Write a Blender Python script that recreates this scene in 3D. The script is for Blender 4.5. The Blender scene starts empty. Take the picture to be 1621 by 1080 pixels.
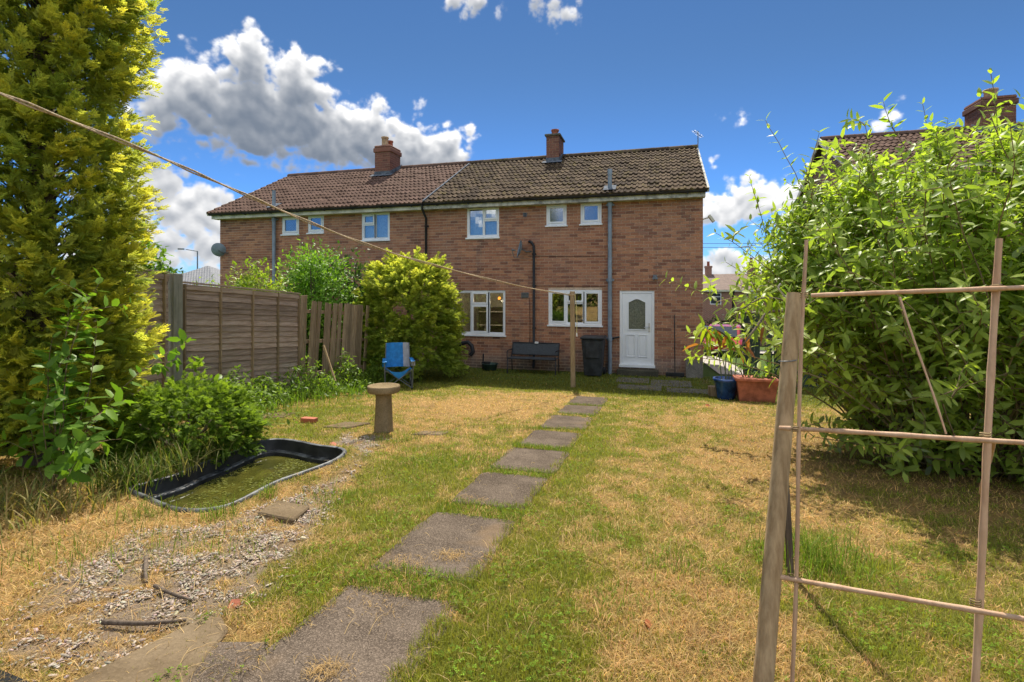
import bpy, bmesh, math, random
import numpy as np
from mathutils import Vector, Matrix

# ------------------------------------------------------------------ camera, sky, sun, exposure
scene = bpy.context.scene
R = math.radians
CAM_H = 2.23
YAW = R(15.7)
cam_data = bpy.data.cameras.new('camera')
cam = bpy.data.objects.new('camera', cam_data)
scene.collection.objects.link(cam)
cam.location = (0, 0, CAM_H)
cam.rotation_euler = (R(90), 0, YAW)
cam_data.sensor_width = 36.0
cam_data.lens = 18.43
cam_data.shift_y = -0.0481
cam_data.clip_start = 0.05
cam_data.clip_end = 3000
scene.camera = cam

SUN_EL, SUN_AZ = R(57), R(-13)          # behind the house, a little to its left
sun_dir = Vector((math.sin(SUN_AZ) * math.cos(SUN_EL), math.cos(SUN_AZ) * math.cos(SUN_EL), math.sin(SUN_EL)))
sd = bpy.data.lights.new('sun', 'SUN')
sd.energy = 2.0
sd.angle = R(0.55)
sd.color = (1.0, 0.93, 0.80)
so = bpy.data.objects.new('sun', sd)
so.rotation_euler = (-sun_dir).to_track_quat('-Z', 'Y').to_euler()
so.location = (0, 30, 60)
scene.collection.objects.link(so)

scene.view_settings.view_transform = 'Standard'
scene.view_settings.look = 'None'
scene.view_settings.gamma = 1.0
scene.view_settings.use_curve_mapping = False
scene.view_settings.exposure = 1.85
scene.render.engine = 'CYCLES'
scene.cycles.use_denoising = True
scene.cycles.max_bounces = 8
scene.cycles.transparent_max_bounces = 16
scene.cycles.sample_clamp_indirect = 6.0
scene.cycles.caustics_reflective = False
scene.cycles.caustics_refractive = False


class NT:
    """small helper to wire shader nodes"""
    def __init__(self, tree):
        self.t = tree

    def n(self, kind, ins=None, **attrs):
        nd = self.t.nodes.new(kind)
        for k, v in attrs.items():
            setattr(nd, k, v)
        for k, v in (ins or {}).items():
            self.put(nd.inputs[k], v)
        return nd

    def put(self, sock, v):
        if isinstance(v, bpy.types.Node):
            v = v.outputs[0]
        if isinstance(v, bpy.types.NodeSocket):
            self.t.links.new(v, sock)
        else:
            if hasattr(sock, 'default_value'):
                try:
                    sock.default_value = v
                except Exception:
                    if isinstance(v, (int, float)):
                        sock.default_value = (v, v, v)
                    elif len(v) == 3:
                        sock.default_value = (*v, 1)

    def m(self, op, a, b=0.0, c=None, clamp=False):
        nd = self.t.nodes.new('ShaderNodeMath')
        nd.operation = op
        nd.use_clamp = clamp
        self.put(nd.inputs[0], a)
        self.put(nd.inputs[1], b)
        if c is not None:
            self.put(nd.inputs[2], c)
        return nd.outputs[0]

    def vm(self, op, a, b=(0, 0, 0)):
        nd = self.t.nodes.new('ShaderNodeVectorMath')
        nd.operation = op
        self.put(nd.inputs[0], a)
        self.put(nd.inputs[1], b)
        return nd.outputs[0]

    def mix(self, f, a, b, blend='MIX'):
        nd = self.t.nodes.new('ShaderNodeMix')
        nd.data_type = 'RGBA'
        nd.blend_type = blend
        self.put(nd.inputs[0], f)
        self.put(nd.inputs[6], a if not (isinstance(a, tuple) and len(a) == 3) else (*a, 1))
        self.put(nd.inputs[7], b if not (isinstance(b, tuple) and len(b) == 3) else (*b, 1))
        return nd.outputs[2]

    def ss(self, x, lo, hi, a=0.0, b=1.0, interp='SMOOTHSTEP'):
        nd = self.t.nodes.new('ShaderNodeMapRange')
        nd.interpolation_type = interp
        self.put(nd.inputs[0], x)
        for i, v in enumerate((lo, hi, a, b)):
            self.put(nd.inputs[i + 1], v)
        return nd.outputs[0]

    def noise(self, vec, scale, detail=4, rough=0.55, dim='3D', out=0):
        nd = self.t.nodes.new('ShaderNodeTexNoise')
        nd.noise_dimensions = dim
        if vec is not None:
            self.put(nd.inputs['Vector'], vec)
        nd.inputs['Scale'].default_value = scale
        nd.inputs['Detail'].default_value = detail
        nd.inputs['Roughness'].default_value = rough
        return nd.outputs[out]

    def ramp(self, fac, stops):
        nd = self.t.nodes.new('ShaderNodeValToRGB')
        el = nd.color_ramp.elements
        while len(el) < len(stops):
            el.new(0.5)
        for e, (p, c) in zip(el, stops):
            e.position = p
            e.color = (*c, 1) if len(c) == 3 else c
        self.put(nd.inputs[0], fac)
        return nd.outputs[0]


# ---- world: Nishita sky; cumulus clouds computed as a density field over the whole upper sky
def vnoise(x, y, seed=0):
    """2-D gradient noise, about -1..1"""
    xi = np.floor(x).astype(np.int64)
    yi = np.floor(y).astype(np.int64)
    xf, yf = x - xi, y - yi
    u = xf * xf * xf * (xf * (xf * 6 - 15) + 10)
    v = yf * yf * yf * (yf * (yf * 6 - 15) + 10)

    def gr(ix, iy, dx, dy):
        h = (ix * 374761393 + iy * 668265263 + seed * 974634777) & 0x7fffffff
        h = ((h ^ (h >> 13)) * 1274126177) & 0x7fffffff
        a = (h ^ (h >> 16)) % 4096 * (2 * np.pi / 4096)
        return np.cos(a) * dx + np.sin(a) * dy
    n00, n10 = gr(xi, yi, xf, yf), gr(xi + 1, yi, xf - 1, yf)
    n01, n11 = gr(xi, yi + 1, xf, yf - 1), gr(xi + 1, yi + 1, xf - 1, yf - 1)
    return 1.4 * ((n00 * (1 - u) + n10 * u) * (1 - v) + (n01 * (1 - u) + n11 * u) * v)


def fbm(x, y, octs=5, seed=0, gain=0.5, billow=False):
    s = np.zeros_like(x)
    a, f = 1.0, 1.0
    tot = 0
    for o in range(octs):
        n = vnoise(x * f + 17.3 * o, y * f - 9.1 * o, seed + o)
        if billow:
            n = 1.0 - 2.2 * np.abs(n)
            n = -n
        s += a * n
        tot += a
        a *= gain
        f *= 2.03
    return s / tot


CLOUDS = [  # azimuth, elevation, half width, half height up, half height down (degrees), weight
    (-41.5, 16.4, 10.5, 7.6, 5.6, 1.0), (-33.5, 15.4, 10.5, 5.6, 4.2, 1.0), (-27.0, 14.4, 8.5, 4.4, 3.2, 1.0),
    (-23.4, 14.6, 4.6, 3.6, 3.2, .9), (-46.8, 18.2, 6.4, 3.8, 4.6, 1.0), (-42.2, 21.6, 3.2, 4.0, 4.6, .95),
    (-38.0, 20.6, 3.6, 3.9, 4.2, .95), (-30.6, 17.2, 4.0, 3.2, 3.4, .9), (-49.5, 16.0, 4.0, 3.0, 4.0, .8),
    (-50.5, 9.2, 5.5, 4.4, 4.0, .9), (-47.0, 7.4, 5.4, 4.0, 4.0, .95), (-51.0, 4.2, 8.0, 3.2, 4.0, .95), (-44.5, 4.2, 5.4, 2.9, 3.4, .9),
    (-20.4, 29.4, 4.6, 3.0, 2.6, .6), (-10.8, 28.3, 3.4, 2.6, 2.2, .52), (-14.0, 32.0, 9.0, 3.0, 2.2, .6),
    (-20.0, 16.5, 1.7, 1.6, 1.5, .5), (7.9, 17.1, 2.0, 1.4, 1.2, .46), (20.1, 15.4, 2.0, 1.5, 1.2, .52), (5.1, 13.3, 1.3, 1.3, 1.2, .5),
    (20.8, 12.9, 2.6, 1.2, 1.2, .55),
    (9.4, 8.8, 5.4, 3.2, 2.6, .98), (6.0, 8.0, 4.2, 2.6, 2.2, .98), (13.0, 8.4, 5.0, 3.3, 2.6, .98),
    (7.0, 1.8, 9.0, 2.8, 4.0, .95), (14.0, 2.4, 7.0, 3.0, 4.0, .95), (-4.0, 1.5, 10.0, 2.4, 3.0, .8),
]
_cr = np.random.default_rng(12)                       # extra cumulus over the unseen sky, added to fill the shaded facade
for _k in range(120):
    _a, _e = _cr.uniform(-180, 180), 4 + 76 * _cr.uniform(0, 1) ** 1.1
    if -66 < _a < 44 and _e < 47 or abs(_a) > 172:
        continue
    _w = _cr.uniform(7, 15) * (1 + .9 * (_e / 60) ** 2)
    CLOUDS.append((_a, _e, _w, _w * _cr.uniform(.4, .6), _w * _cr.uniform(.3, .42), 1.0))


def smooth(x, a, b):
    t = np.clip((x - a) / (b - a), 0, 1)
    return t * t * (3 - 2 * t)


def cloud_patch(az0, az1, n_az, el1, n_el):
    """rgba of the clouds over a patch of sky; rows run from the horizon up"""
    A, E = np.meshgrid(az0 + (np.arange(n_az) + .5) * (az1 - az0) / n_az, (np.arange(n_el) + .5) * el1 / n_el)
    step = el1 / n_el
    wa = A + 1.3 * fbm(A / 3.4, E / 3.4, 3, 11) + .35 * fbm(A / .9, E / .9, 3, 12)
    we = E + 1.1 * fbm(A / 3.4, E / 3.4, 3, 21) + .35 * fbm(A / .9, E / .9, 3, 22)
    acc = np.full(A.shape, -1.0)
    for (a, e, ra, ru, rd, w) in CLOUDS:
        if a + ra * 2.5 < az0 or a - ra * 2.5 > az1:
            continue
        de = we - e
        y = np.where(de > 0, de / ru, de / rd)
        b = w * (1 - np.sqrt(((wa - a) / ra) ** 2 + y * y))
        h = np.clip(.5 + .5 * (b - acc) / .16, 0, 1)
        acc = acc * (1 - h) + b * h + .16 * h * (1 - h) * .5
    bil = fbm(A / 3.0, E / 2.6, 6, 31, .42, True)
    blo = fbm(A / 3.0, E / 2.6, 3, 31, .46, True)
    fin = fbm(A / 1.1, E / .9, 5, 41, .6)
    acc = np.minimum(acc, .7)
    dens = acc + .42 * (bil + .22) + .10 * fin - .06
    alpha = smooth(dens, -.02, .30) * smooth(dens + .22 * fin, -.05, .25) * smooth(acc, -.30, -.08)
    T = np.clip(dens, 0, .9)
    Tl = np.clip(1.15 * acc + .36 * (blo + .2) + .10, 0, .9)
    # light from above: how much cloud lies between here and the sun
    occ = np.zeros_like(T)
    for ang, wt_ in ((0.5, .5), (1.1, .8), (2.0, 1.0), (3.2, 1.2), (4.8, 1.1), (6.5, .8)):
        k = max(1, int(ang / step))
        sh = np.zeros_like(T)
        sh[:-k] = Tl[k:]
        occ += wt_ * sh
    occ /= 5.4
    hgt = .75 * blo + .35 * bil + .05 * fin + .5 * acc
    up = np.zeros_like(T)
    for kk, ww in ((.2, .45), (.55, .55)):
        k = max(1, int(kk / step))
        up[k:-k] += ww * (hgt[:-2 * k] - hgt[2 * k:])
    bulk = np.exp(-4.6 * np.clip(occ - .09, 0, 1))
    bulk = bulk + (1 - bulk) * .45 * smooth(E, 13, 8)
    front = .75 * smooth(np.abs(A + 13), 70, 150)         # clouds opposite the sun are lit from the front
    bulk = bulk + (1 - bulk) * front
    lum = bulk + .62 * np.clip(up, -.6, .7) * (.16 + .84 * bulk)
    lum += .5 * np.exp(-8 * T)
    lum = np.clip(lum, 0, 1.15)
    dk = np.array([.185, .225, .29])
    br = np.array([1.06, 1.05, 1.04])
    rgb = dk + (br - dk) * (lum ** 1.1)[..., None]
    rgb = rgb * (1 + 1.1 * smooth(np.abs(A + 13), 60, 150))[..., None]  # unseen clouds away from the sun brightened for more fill light
    return np.concatenate([rgb, alpha[..., None]], -1)

CW, CH = 4096, 1024                                  # 360 x 90 degrees of sky
buf = np.zeros((CH, CW, 4), np.float32)
lo_p = cloud_patch(-180, 180, CW // 4, 90, CH // 4)
buf[:] = np.repeat(np.repeat(lo_p, 4, 0), 4, 1)
ia, ib, ie = int((-64 + 180) / 360 * CW), int((40 + 180) / 360 * CW), int(42 / 90 * CH)
buf[:ie, ia:ib] = cloud_patch(ia / CW * 360 - 180, ib / CW * 360 - 180, ib - ia, ie / CH * 90, ie)
cimg = bpy.data.images.new('cloud_field', CW, CH, alpha=True, float_buffer=True)
cimg.colorspace_settings.name = 'Non-Color'
cimg.alpha_mode = 'CHANNEL_PACKED'
cimg.pixels.foreach_set(buf.ravel())
cimg.update()
cimg.pack()

world = bpy.data.worlds.new('World')
scene.world = world
world.use_nodes = True
wt = world.node_tree
wt.nodes.clear()
wn = NT(wt)
tc = wn.n('ShaderNodeTexCoord')
sp = wn.n('ShaderNodeSeparateXYZ', {0: tc.outputs['Generated']})
cu = wn.m('ADD', wn.m('MULTIPLY', wn.m('ARCTAN2', sp.outputs[0], sp.outputs[1]), 1 / (2 * math.pi)), .5)
cv = wn.m('MULTIPLY', wn.m('ARCSINE', sp.outputs[2]), 2 / math.pi)
cvec = wn.n('ShaderNodeCombineXYZ', {0: cu, 1: cv})
ctex = wn.n('ShaderNodeTexImage', {'Vector': cvec}, extension='EXTEND')
ctex.image = cimg
sky = wn.n('ShaderNodeTexSky', sky_type='NISHITA')
sky.sun_disc = False
sky.sun_elevation = SUN_EL
sky.sun_rotation = SUN_AZ
sky.altitude = 0
sky.air_density = 1.0
sky.dust_density = 0.0
sky.ozone_density = 3.0
hz = wn.mix(wn.ss(sp.outputs[2], .02, .42), (.66, 1.10, 1.85, 1), (.70, .88, 1.06, 1))
hsv = wn.n('ShaderNodeHueSaturation', {'Saturation': 1.04, 'Value': 0.155, 'Color': wn.vm('MULTIPLY', sky.outputs[0], hz)})
CLOUD_GAIN = 2.05
calpha = wn.m('MULTIPLY', ctex.outputs[1], wn.ss(sp.outputs[2], -.004, .004))
skyc = wn.mix(calpha, hsv.outputs[0], wn.vm('MULTIPLY', ctex.outputs[0], (CLOUD_GAIN, CLOUD_GAIN, CLOUD_GAIN)))
bg = wn.n('ShaderNodeBackground', {'Color': skyc, 'Strength': 0.15})
wo = wn.n('ShaderNodeOutputWorld', {'Surface': bg})
world.cycles.sampling_method = 'MANUAL'
world.cycles.sample_map_resolution = 512

# ------------------------------------------------------------------ helpers
rng = np.random.default_rng(7)
random.seed(7)
COL = scene.collection
ORG = {}


def tag(o, label=None, cat=None, group=None, kind=None):
    if label:
        o['label'] = label
    if cat:
        o['category'] = cat
    if group:
        o['group'] = group
    if kind:
        o['kind'] = kind
    return o


def thing(name, loc, label, cat, group=None):
    o = bpy.data.objects.new(name, None)
    o.empty_display_size = 0.1
    COL.objects.link(o)
    o.location = loc
    ORG[o] = Vector(loc)
    return tag(o, label, cat, group)


def link(name, me, parent=None, org=(0, 0, 0)):
    o = bpy.data.objects.new(name, me)
    COL.objects.link(o)
    if parent:
        o.parent = parent
    ORG[o] = Vector(org)
    return o


def place(name, me, parent, loc, rot=(0, 0, 0), scale=None):
    """one piece that shares its mesh with alike pieces; loc in world coordinates"""
    o = bpy.data.objects.new(name, me)
    COL.objects.link(o)
    o.parent = parent
    o.location = Vector(loc) - (ORG[parent] if parent else Vector((0, 0, 0)))
    o.rotation_euler = rot
    if scale:
        o.scale = scale
    ORG[o] = Vector(loc)
    return o


class MB:
    """collects geometry in world coordinates and builds one mesh object"""
    def __init__(self):
        self.v, self.f, self.sm = [], [], []

    def add(self, vs, fs, smooth=False):
        k = len(self.v)
        self.v += [tuple(p) for p in vs]
        self.f += [tuple(i + k for i in f) for f in fs]
        self.sm += [smooth] * len(fs)
        return self

    def box(self, x0, x1, y0, y1, z0, z1):
        return self.add([(x0, y0, z0), (x1, y0, z0), (x1, y1, z0), (x0, y1, z0), (x0, y0, z1), (x1, y0, z1), (x1, y1, z1), (x0, y1, z1)],
                        [(0, 3, 2, 1), (4, 5, 6, 7), (0, 1, 5, 4), (1, 2, 6, 5), (2, 3, 7, 6), (3, 0, 4, 7)])

    def obox(self, c, size, M=None):
        """oriented box, M a 3x3 rotation"""
        sx, sy, sz = [s / 2 for s in size]
        M = M or Matrix.Identity(3)
        c = Vector(c)
        vs = [c + M @ Vector(p) for p in ((-sx, -sy, -sz), (sx, -sy, -sz), (sx, sy, -sz), (-sx, sy, -sz), (-sx, -sy, sz), (sx, -sy, sz), (sx, sy, sz), (-sx, sy, sz))]
        return self.add(vs, [(0, 3, 2, 1), (4, 5, 6, 7), (0, 1, 5, 4), (1, 2, 6, 5), (2, 3, 7, 6), (3, 0, 4, 7)])

    def bar(self, p0, p1, w, h, up=(0, 0, 1)):
        """rectangular bar from p0 to p1"""
        p0, p1 = Vector(p0), Vector(p1)
        y = (p1 - p0)
        L = y.length
        y.normalize()
        x = y.cross(Vector(up))
        if x.length < 1e-4:
            x = Vector((1, 0, 0))
        x.normalize()
        z = x.cross(y)
        M = Matrix((x, y, z)).transposed()
        return self.obox((p0 + p1) / 2, (w, L, h), M)

    def tube(self, pts, rad, n=8, caps=True, smooth=True):
        pts = [Vector(p) for p in pts]
        if not hasattr(rad, '__len__'):
            rad = [rad] * len(pts)
        vs, fs = [], []
        prev = None
        for i, p in enumerate(pts):
            t = (pts[min(i + 1, len(pts) - 1)] - pts[max(i - 1, 0)])
            t.normalize()
            if prev is None:
                a = Vector((0, 0, 1)) if abs(t.z) < .9 else Vector((1, 0, 0))
                x = t.cross(a).normalized()
            else:
                x = (prev - t * prev.dot(t)).normalized()
            prev = x
            y = t.cross(x)
            for k in range(n):
                an = 2 * math.pi * k / n
                vs.append(p + (x * math.cos(an) + y * math.sin(an)) * rad[i])
        for i in range(len(pts) - 1):
            for k in range(n):
                a, b = i * n + k, i * n + (k + 1) % n
                fs.append((a, b, b + n, a + n))
        self.add(vs, fs, smooth)
        if caps:
            m = len(pts) - 1
            self.add(vs[:n], [tuple(range(n))[::-1]])
            self.add(vs[m * n:], [tuple(range(n))])
        return self

    def lathe(self, c, prof, n=24, smooth=True):
        """prof: (radius, z) pairs"""
        c = Vector(c)
        vs, fs = [], []
        for r, z in prof:
            for k in range(n):
                an = 2 * math.pi * k / n
                vs.append(c + Vector((r * math.cos(an), r * math.sin(an), z)))
        for i in range(len(prof) - 1):
            for k in range(n):
                a, b = i * n + k, i * n + (k + 1) % n
                fs.append((a, b, b + n, a + n))
        return self.add(vs, fs, smooth)

    def prism(self, poly, y0, y1):
        """outline in (x,z), between y0 (near) and y1"""
        n = len(poly)
        vs = [(x, y0, z) for x, z in poly] + [(x, y1, z) for x, z in poly]
        fs = [tuple(range(n)), tuple(range(n, 2 * n))[::-1]] + [(i, i + n, (i + 1) % n + n, (i + 1) % n) for i in range(n)]
        return self.add(vs, fs)

    def slab(self, poly, z0, z1):
        """outline in (x,y)"""
        n = len(poly)
        vs = [(p[0], p[1], z0 if len(p) < 3 else p[2] + z0) for p in poly] + [(p[0], p[1], z1 if len(p) < 3 else p[2] + z1) for p in poly]
        fs = [tuple(range(n))[::-1], tuple(range(n, 2 * n))] + [(i, (i + 1) % n, (i + 1) % n + n, i + n) for i in range(n)]
        return self.add(vs, fs)

    def mesh(self, name, mat, org=(0, 0, 0)):
        me = bpy.data.meshes.new(name)
        ox, oy, oz = org
        me.from_pydata([(x - ox, y - oy, z - oz) for x, y, z in self.v], [], self.f)
        me.polygons.foreach_set('use_smooth', self.sm)
        if mat:
            me.materials.append(mat)
        me.update()
        return me

    def build(self, name, mat, parent=None, bevel=0.0, seg=1, org=None):
        o0 = ORG[parent] if parent else Vector(org or (0, 0, 0))
        me = self.mesh(name, mat, o0)
        if bevel:
            bm = bmesh.new()
            bm.from_mesh(me)
            bmesh.ops.recalc_face_normals(bm, faces=bm.faces)
            ed = [e for e in bm.edges if e.calc_face_angle(0) > .6]
            bmesh.ops.bevel(bm, geom=ed, offset=bevel, segments=seg, affect='EDGES', clamp_overlap=True)
            bm.to_mesh(me)
            bm.free()
        o = link(name, me, parent, o0)
        if not parent and org:
            o.location = org
        return o


def np_mesh(name, V, faces, mat, parent=None, col=None, smooth=False, org=(0, 0, 0)):
    """big mesh from numpy: faces a list of (m,k) index arrays; col an (n,3) point colour"""
    me = bpy.data.meshes.new(name)
    V = np.asarray(V, np.float32) - np.array(org, np.float32)
    me.vertices.add(len(V))
    me.vertices.foreach_set('co', V.ravel())
    loops = np.concatenate([f.ravel() for f in faces]).astype(np.int32)
    sizes = np.concatenate([np.full(len(f), f.shape[1], np.int32) for f in faces])
    starts = np.concatenate([[0], np.cumsum(sizes)[:-1]]).astype(np.int32)
    me.loops.add(len(loops))
    me.loops.foreach_set('vertex_index', loops)
    me.polygons.add(len(sizes))
    me.polygons.foreach_set('loop_start', starts)
    me.polygons.foreach_set('loop_total', sizes)
    if smooth:
        me.polygons.foreach_set('use_smooth', np.ones(len(sizes), bool))
    if col is not None:
        at = me.color_attributes.new('tint', 'FLOAT_COLOR', 'POINT')
        c4 = np.ones((len(V), 4), np.float32)
        c4[:, :3] = col
        at.data.foreach_set('color', c4.ravel())
    me.materials.append(mat)
    me.update(calc_edges=True)
    me.validate()
    o = bpy.data.objects.new(name, me)
    COL.objects.link(o)
    if parent:
        o.parent = parent
    o.location = Vector(org) - (ORG[parent] if parent else Vector((0, 0, 0)))
    ORG[o] = Vector(org)
    return o


def scatter(PV, PF, M, P, tint=None, ptint=None):
    """copies of a prototype (verts PV, face arrays PF) with 3x3 matrices M and positions P -> V, faces, colours"""
    n, k = len(P), len(PV)
    V = np.einsum('nij,kj->nki', M, PV) + P[:, None, :]
    off = (np.arange(n) * k)[:, None, None]
    F = [(f[None] + off).reshape(-1, f.shape[1]) for f in PF]
    C = None
    if tint is not None:
        C = np.repeat(tint[:, None, :], k, 1)
        if ptint is not None:
            C = C * ptint[None]
        C = C.reshape(-1, 3)
    return V.reshape(-1, 3), F, C


def join(parts):
    Vs, Fs, Cs = [], {}, []
    off = 0
    for V, F, C in parts:
        Vs.append(V)
        Cs.append(C if C is not None else np.ones((len(V), 3)))
        for f in F:
            Fs.setdefault(f.shape[1], []).append(f + off)
        off += len(V)
    return np.concatenate(Vs), [np.concatenate(f) for f in Fs.values()], np.concatenate(Cs)


def unit(a):
    return a / np.maximum(np.linalg.norm(a, axis=-1, keepdims=True), 1e-9)


def frames(along, up, size):
    """columns: side, along, normal; scaled by size (n,) or (n,3)"""
    along = unit(along)
    side = unit(np.cross(along, up))
    nor = np.cross(side, along)
    M = np.stack([side, along, nor], -1)
    size = np.asarray(size)
    if size.ndim == 1:
        size = np.repeat(size[:, None], 3, 1)
    return M * size[:, None, :]


def smooth01(x, a, b):
    t = np.clip((x - a) / (b - a), 0, 1)
    return t * t * (3 - 2 * t)


# leaf prototypes: x side, y along, z normal
def leaf_proto(w, droop=.15, fold=.12, mid=.4):
    V = np.array([(0, 0, 0), (-w * .85, mid * .7, 0), (0, mid * .7, 0), (w * .85, mid * .7, 0), (-w * .7, mid + .3, 0), (0, mid + .3, 0), (w * .7, mid + .3, 0), (0, 1, 0)], float)
    V[:, 2] = -droop * V[:, 1] ** 2 + fold * np.abs(V[:, 0])
    F = [np.array([(0, 2, 1), (0, 3, 2), (4, 5, 7), (5, 6, 7)]), np.array([(1, 2, 5, 4), (2, 3, 6, 5)])]
    return V, F


def spray_proto(n=6, spread=.9, w=.05, curl=.25, seed=0, L=.46):
    """flat conifer frond: an axis with side shoots, each a narrow blade"""
    r = np.random.default_rng(seed)
    Vs, Fs, tip = [], [], []

    def blade(p, d, ln, wd):
        d = d / np.linalg.norm(d)
        s = np.array([d[1], -d[0], 0])
        k = sum(len(x) for x in Vs)
        q = np.array([p, p + d * ln * .45 + s * wd, p + d * ln, p + d * ln * .45 - s * wd])
        q[2, 2] += r.uniform(-.06, .06)
        q[1:4:2, 2] += r.uniform(-.02, .02)
        Vs.append(q)
        Fs.append(np.array([(k, k + 1, k + 2, k + 3)]))
    blade(np.array([0, 0, 0.]), np.array([0, 1., 0]), 1.0, w)
    for i in range(n):
        y = .10 + .78 * i / n
        ln = L * (1 - .55 * y) * r.uniform(.75, 1.15)
        for sg in (-1, 1):
            a = spread * r.uniform(.8, 1.15)
            p = np.array([0, y + r.uniform(-.03, .03), 0])
            d = np.array([sg * math.sin(a), math.cos(a), r.uniform(-.2, .2)])
            blade(p, d, ln, w * 1.15)
            q = p + d / np.linalg.norm(d) * ln * .45
            blade(q, np.array([sg * math.sin(a * .25), math.cos(a * .25), r.uniform(-.2, .2)]), ln * .6, w * .95)
    V = np.concatenate(Vs)
    t = np.clip(V[:, 1] * .75 + np.abs(V[:, 0]) * .7, 0, 1)
    V[:, 2] += -curl * V[:, 1] ** 2
    return V, [np.concatenate(Fs)], t


# ------------------------------------------------------------------ materials
def new_mat(name):
    m = bpy.data.materials.new(name)
    m.use_nodes = True
    t = m.node_tree
    t.nodes.clear()
    n = NT(t)
    out = n.n('ShaderNodeOutputMaterial')
    return m, n, out


def objpos(n):
    return n.n('ShaderNodeNewGeometry').outputs['Position']


def simple(name, color, rough=.6, var=.15, scale=8., bump=0., bscale=40., metal=0., spec=.3, dark=None):
    """painted or plain surface with slight blotchy wear"""
    m, n, out = new_mat(name)
    p = objpos(n)
    nz = n.noise(p, scale, 5, .6)
    c2 = dark or tuple(c * (1 - var * 2) for c in color)
    c1 = tuple(min(1, c * (1 + var)) for c in color)
    col = n.mix(n.ss(nz, .3, .7), c2, c1)
    bs = n.n('ShaderNodeBsdfPrincipled', {'Base Color': col, 'Roughness': rough, 'Metallic': metal, 'Specular IOR Level': spec})
    if bump:
        b = n.n('ShaderNodeBump', {'Strength': bump, 'Distance': .01, 'Height': n.noise(p, bscale, 5, .6)})
        n.put(bs.inputs['Normal'], b)
    n.put(out.inputs[0], bs)
    return m


def piece_rand(n):
    """a random number per piece, whether it is an object of its own or an island of a joined mesh"""
    oi = n.n('ShaderNodeObjectInfo')
    ge = n.n('ShaderNodeNewGeometry')
    return n.m('FRACT', n.m('ADD', oi.outputs['Random'], ge.outputs['Random Per Island'])), ge.outputs['Position']


def leaf_mat(name, trans=.45, tcol=(1.25, 1.3, .6), rough=.45, spec=.35, var=.35):
    """foliage: tint attribute with variation leaf by leaf, lets light through"""
    m, n, out = new_mat(name)
    at = n.n('ShaderNodeAttribute', attribute_name='tint')
    rnd, pos = piece_rand(n)
    v = n.m('ADD', n.m('MULTIPLY', rnd, var), 1 - var / 2)
    col = n.mix(1.0, at.outputs['Color'], n.n('ShaderNodeCombineColor', {0: v, 1: v, 2: v}), 'MULTIPLY')
    bs = n.n('ShaderNodeBsdfPrincipled', {'Base Color': col, 'Roughness': rough, 'Specular IOR Level': spec})
    tl = n.n('ShaderNodeBsdfTranslucent', {'Color': n.mix(1.0, col, (*tcol, 1), 'MULTIPLY')})
    mx = n.n('ShaderNodeMixShader', {0: trans, 1: bs, 2: tl})
    n.put(out.inputs[0], mx)
    return m


def brick_mat(name, cols, stain=True):
    m, n, out = new_mat(name)
    rnd, p = piece_rand(n)
    base = n.ramp(rnd, cols)
    grain = n.noise(p, 60, 4, .6)
    big = n.noise(p, .9, 4, .6)
    base = n.mix(n.ss(grain, .3, .75, 0, .35), base, (.14, .09, .075))
    base = n.mix(n.ss(big, .45, .7, 0, .30), base, (.28, .17, .125))
    if stain:
        stk = n.noise(n.vm('MULTIPLY', p, (2.6, 1.0, .22)), 1.6, 5, .65)
        base = n.mix(n.ss(stk, .54, .72, 0, .42), base, (.135, .105, .088))
        base = n.mix(n.ss(n.noise(p, 1.3, 5, .6), .60, .74, 0, .25), base, (.42, .29, .21))
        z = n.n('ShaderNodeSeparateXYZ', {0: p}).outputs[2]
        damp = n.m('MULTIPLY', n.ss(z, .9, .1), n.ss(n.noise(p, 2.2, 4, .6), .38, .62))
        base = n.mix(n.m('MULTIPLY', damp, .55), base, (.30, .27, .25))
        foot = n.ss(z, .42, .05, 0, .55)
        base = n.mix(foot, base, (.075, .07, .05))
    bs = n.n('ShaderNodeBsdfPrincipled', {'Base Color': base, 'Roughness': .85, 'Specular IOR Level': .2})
    b = n.n('ShaderNodeBump', {'Strength': .5, 'Distance': .004, 'Height': grain})
    n.put(bs.inputs['Normal'], b)
    n.put(out.inputs[0], bs)
    return m


def tile_mat(name, cols, moss, moss_col=(.135, .105, .038)):
    m, n, out = new_mat(name)
    rnd, p = piece_rand(n)
    base = n.ramp(rnd, cols)
    fine = n.noise(p, 26, 5, .65)
    mid = n.noise(p, 5, 5, .65)
    base = n.mix(n.ss(fine, .35, .8, 0, .4), base, (.05, .045, .04))
    base = n.mix(n.m('MULTIPLY', n.ss(mid, .52, .66), moss), base, moss_col)
    base = n.mix(n.m('MULTIPLY', n.ss(n.noise(p, 40, 3, .5), .62, .72), moss), base, (.22, .19, .14))
    bs = n.n('ShaderNodeBsdfPrincipled', {'Base Color': base, 'Roughness': .9, 'Specular IOR Level': .06})
    b = n.n('ShaderNodeBump', {'Strength': .6, 'Distance': .008, 'Height': fine})
    n.put(bs.inputs['Normal'], b)
    n.put(out.inputs[0], bs)
    return m


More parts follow.
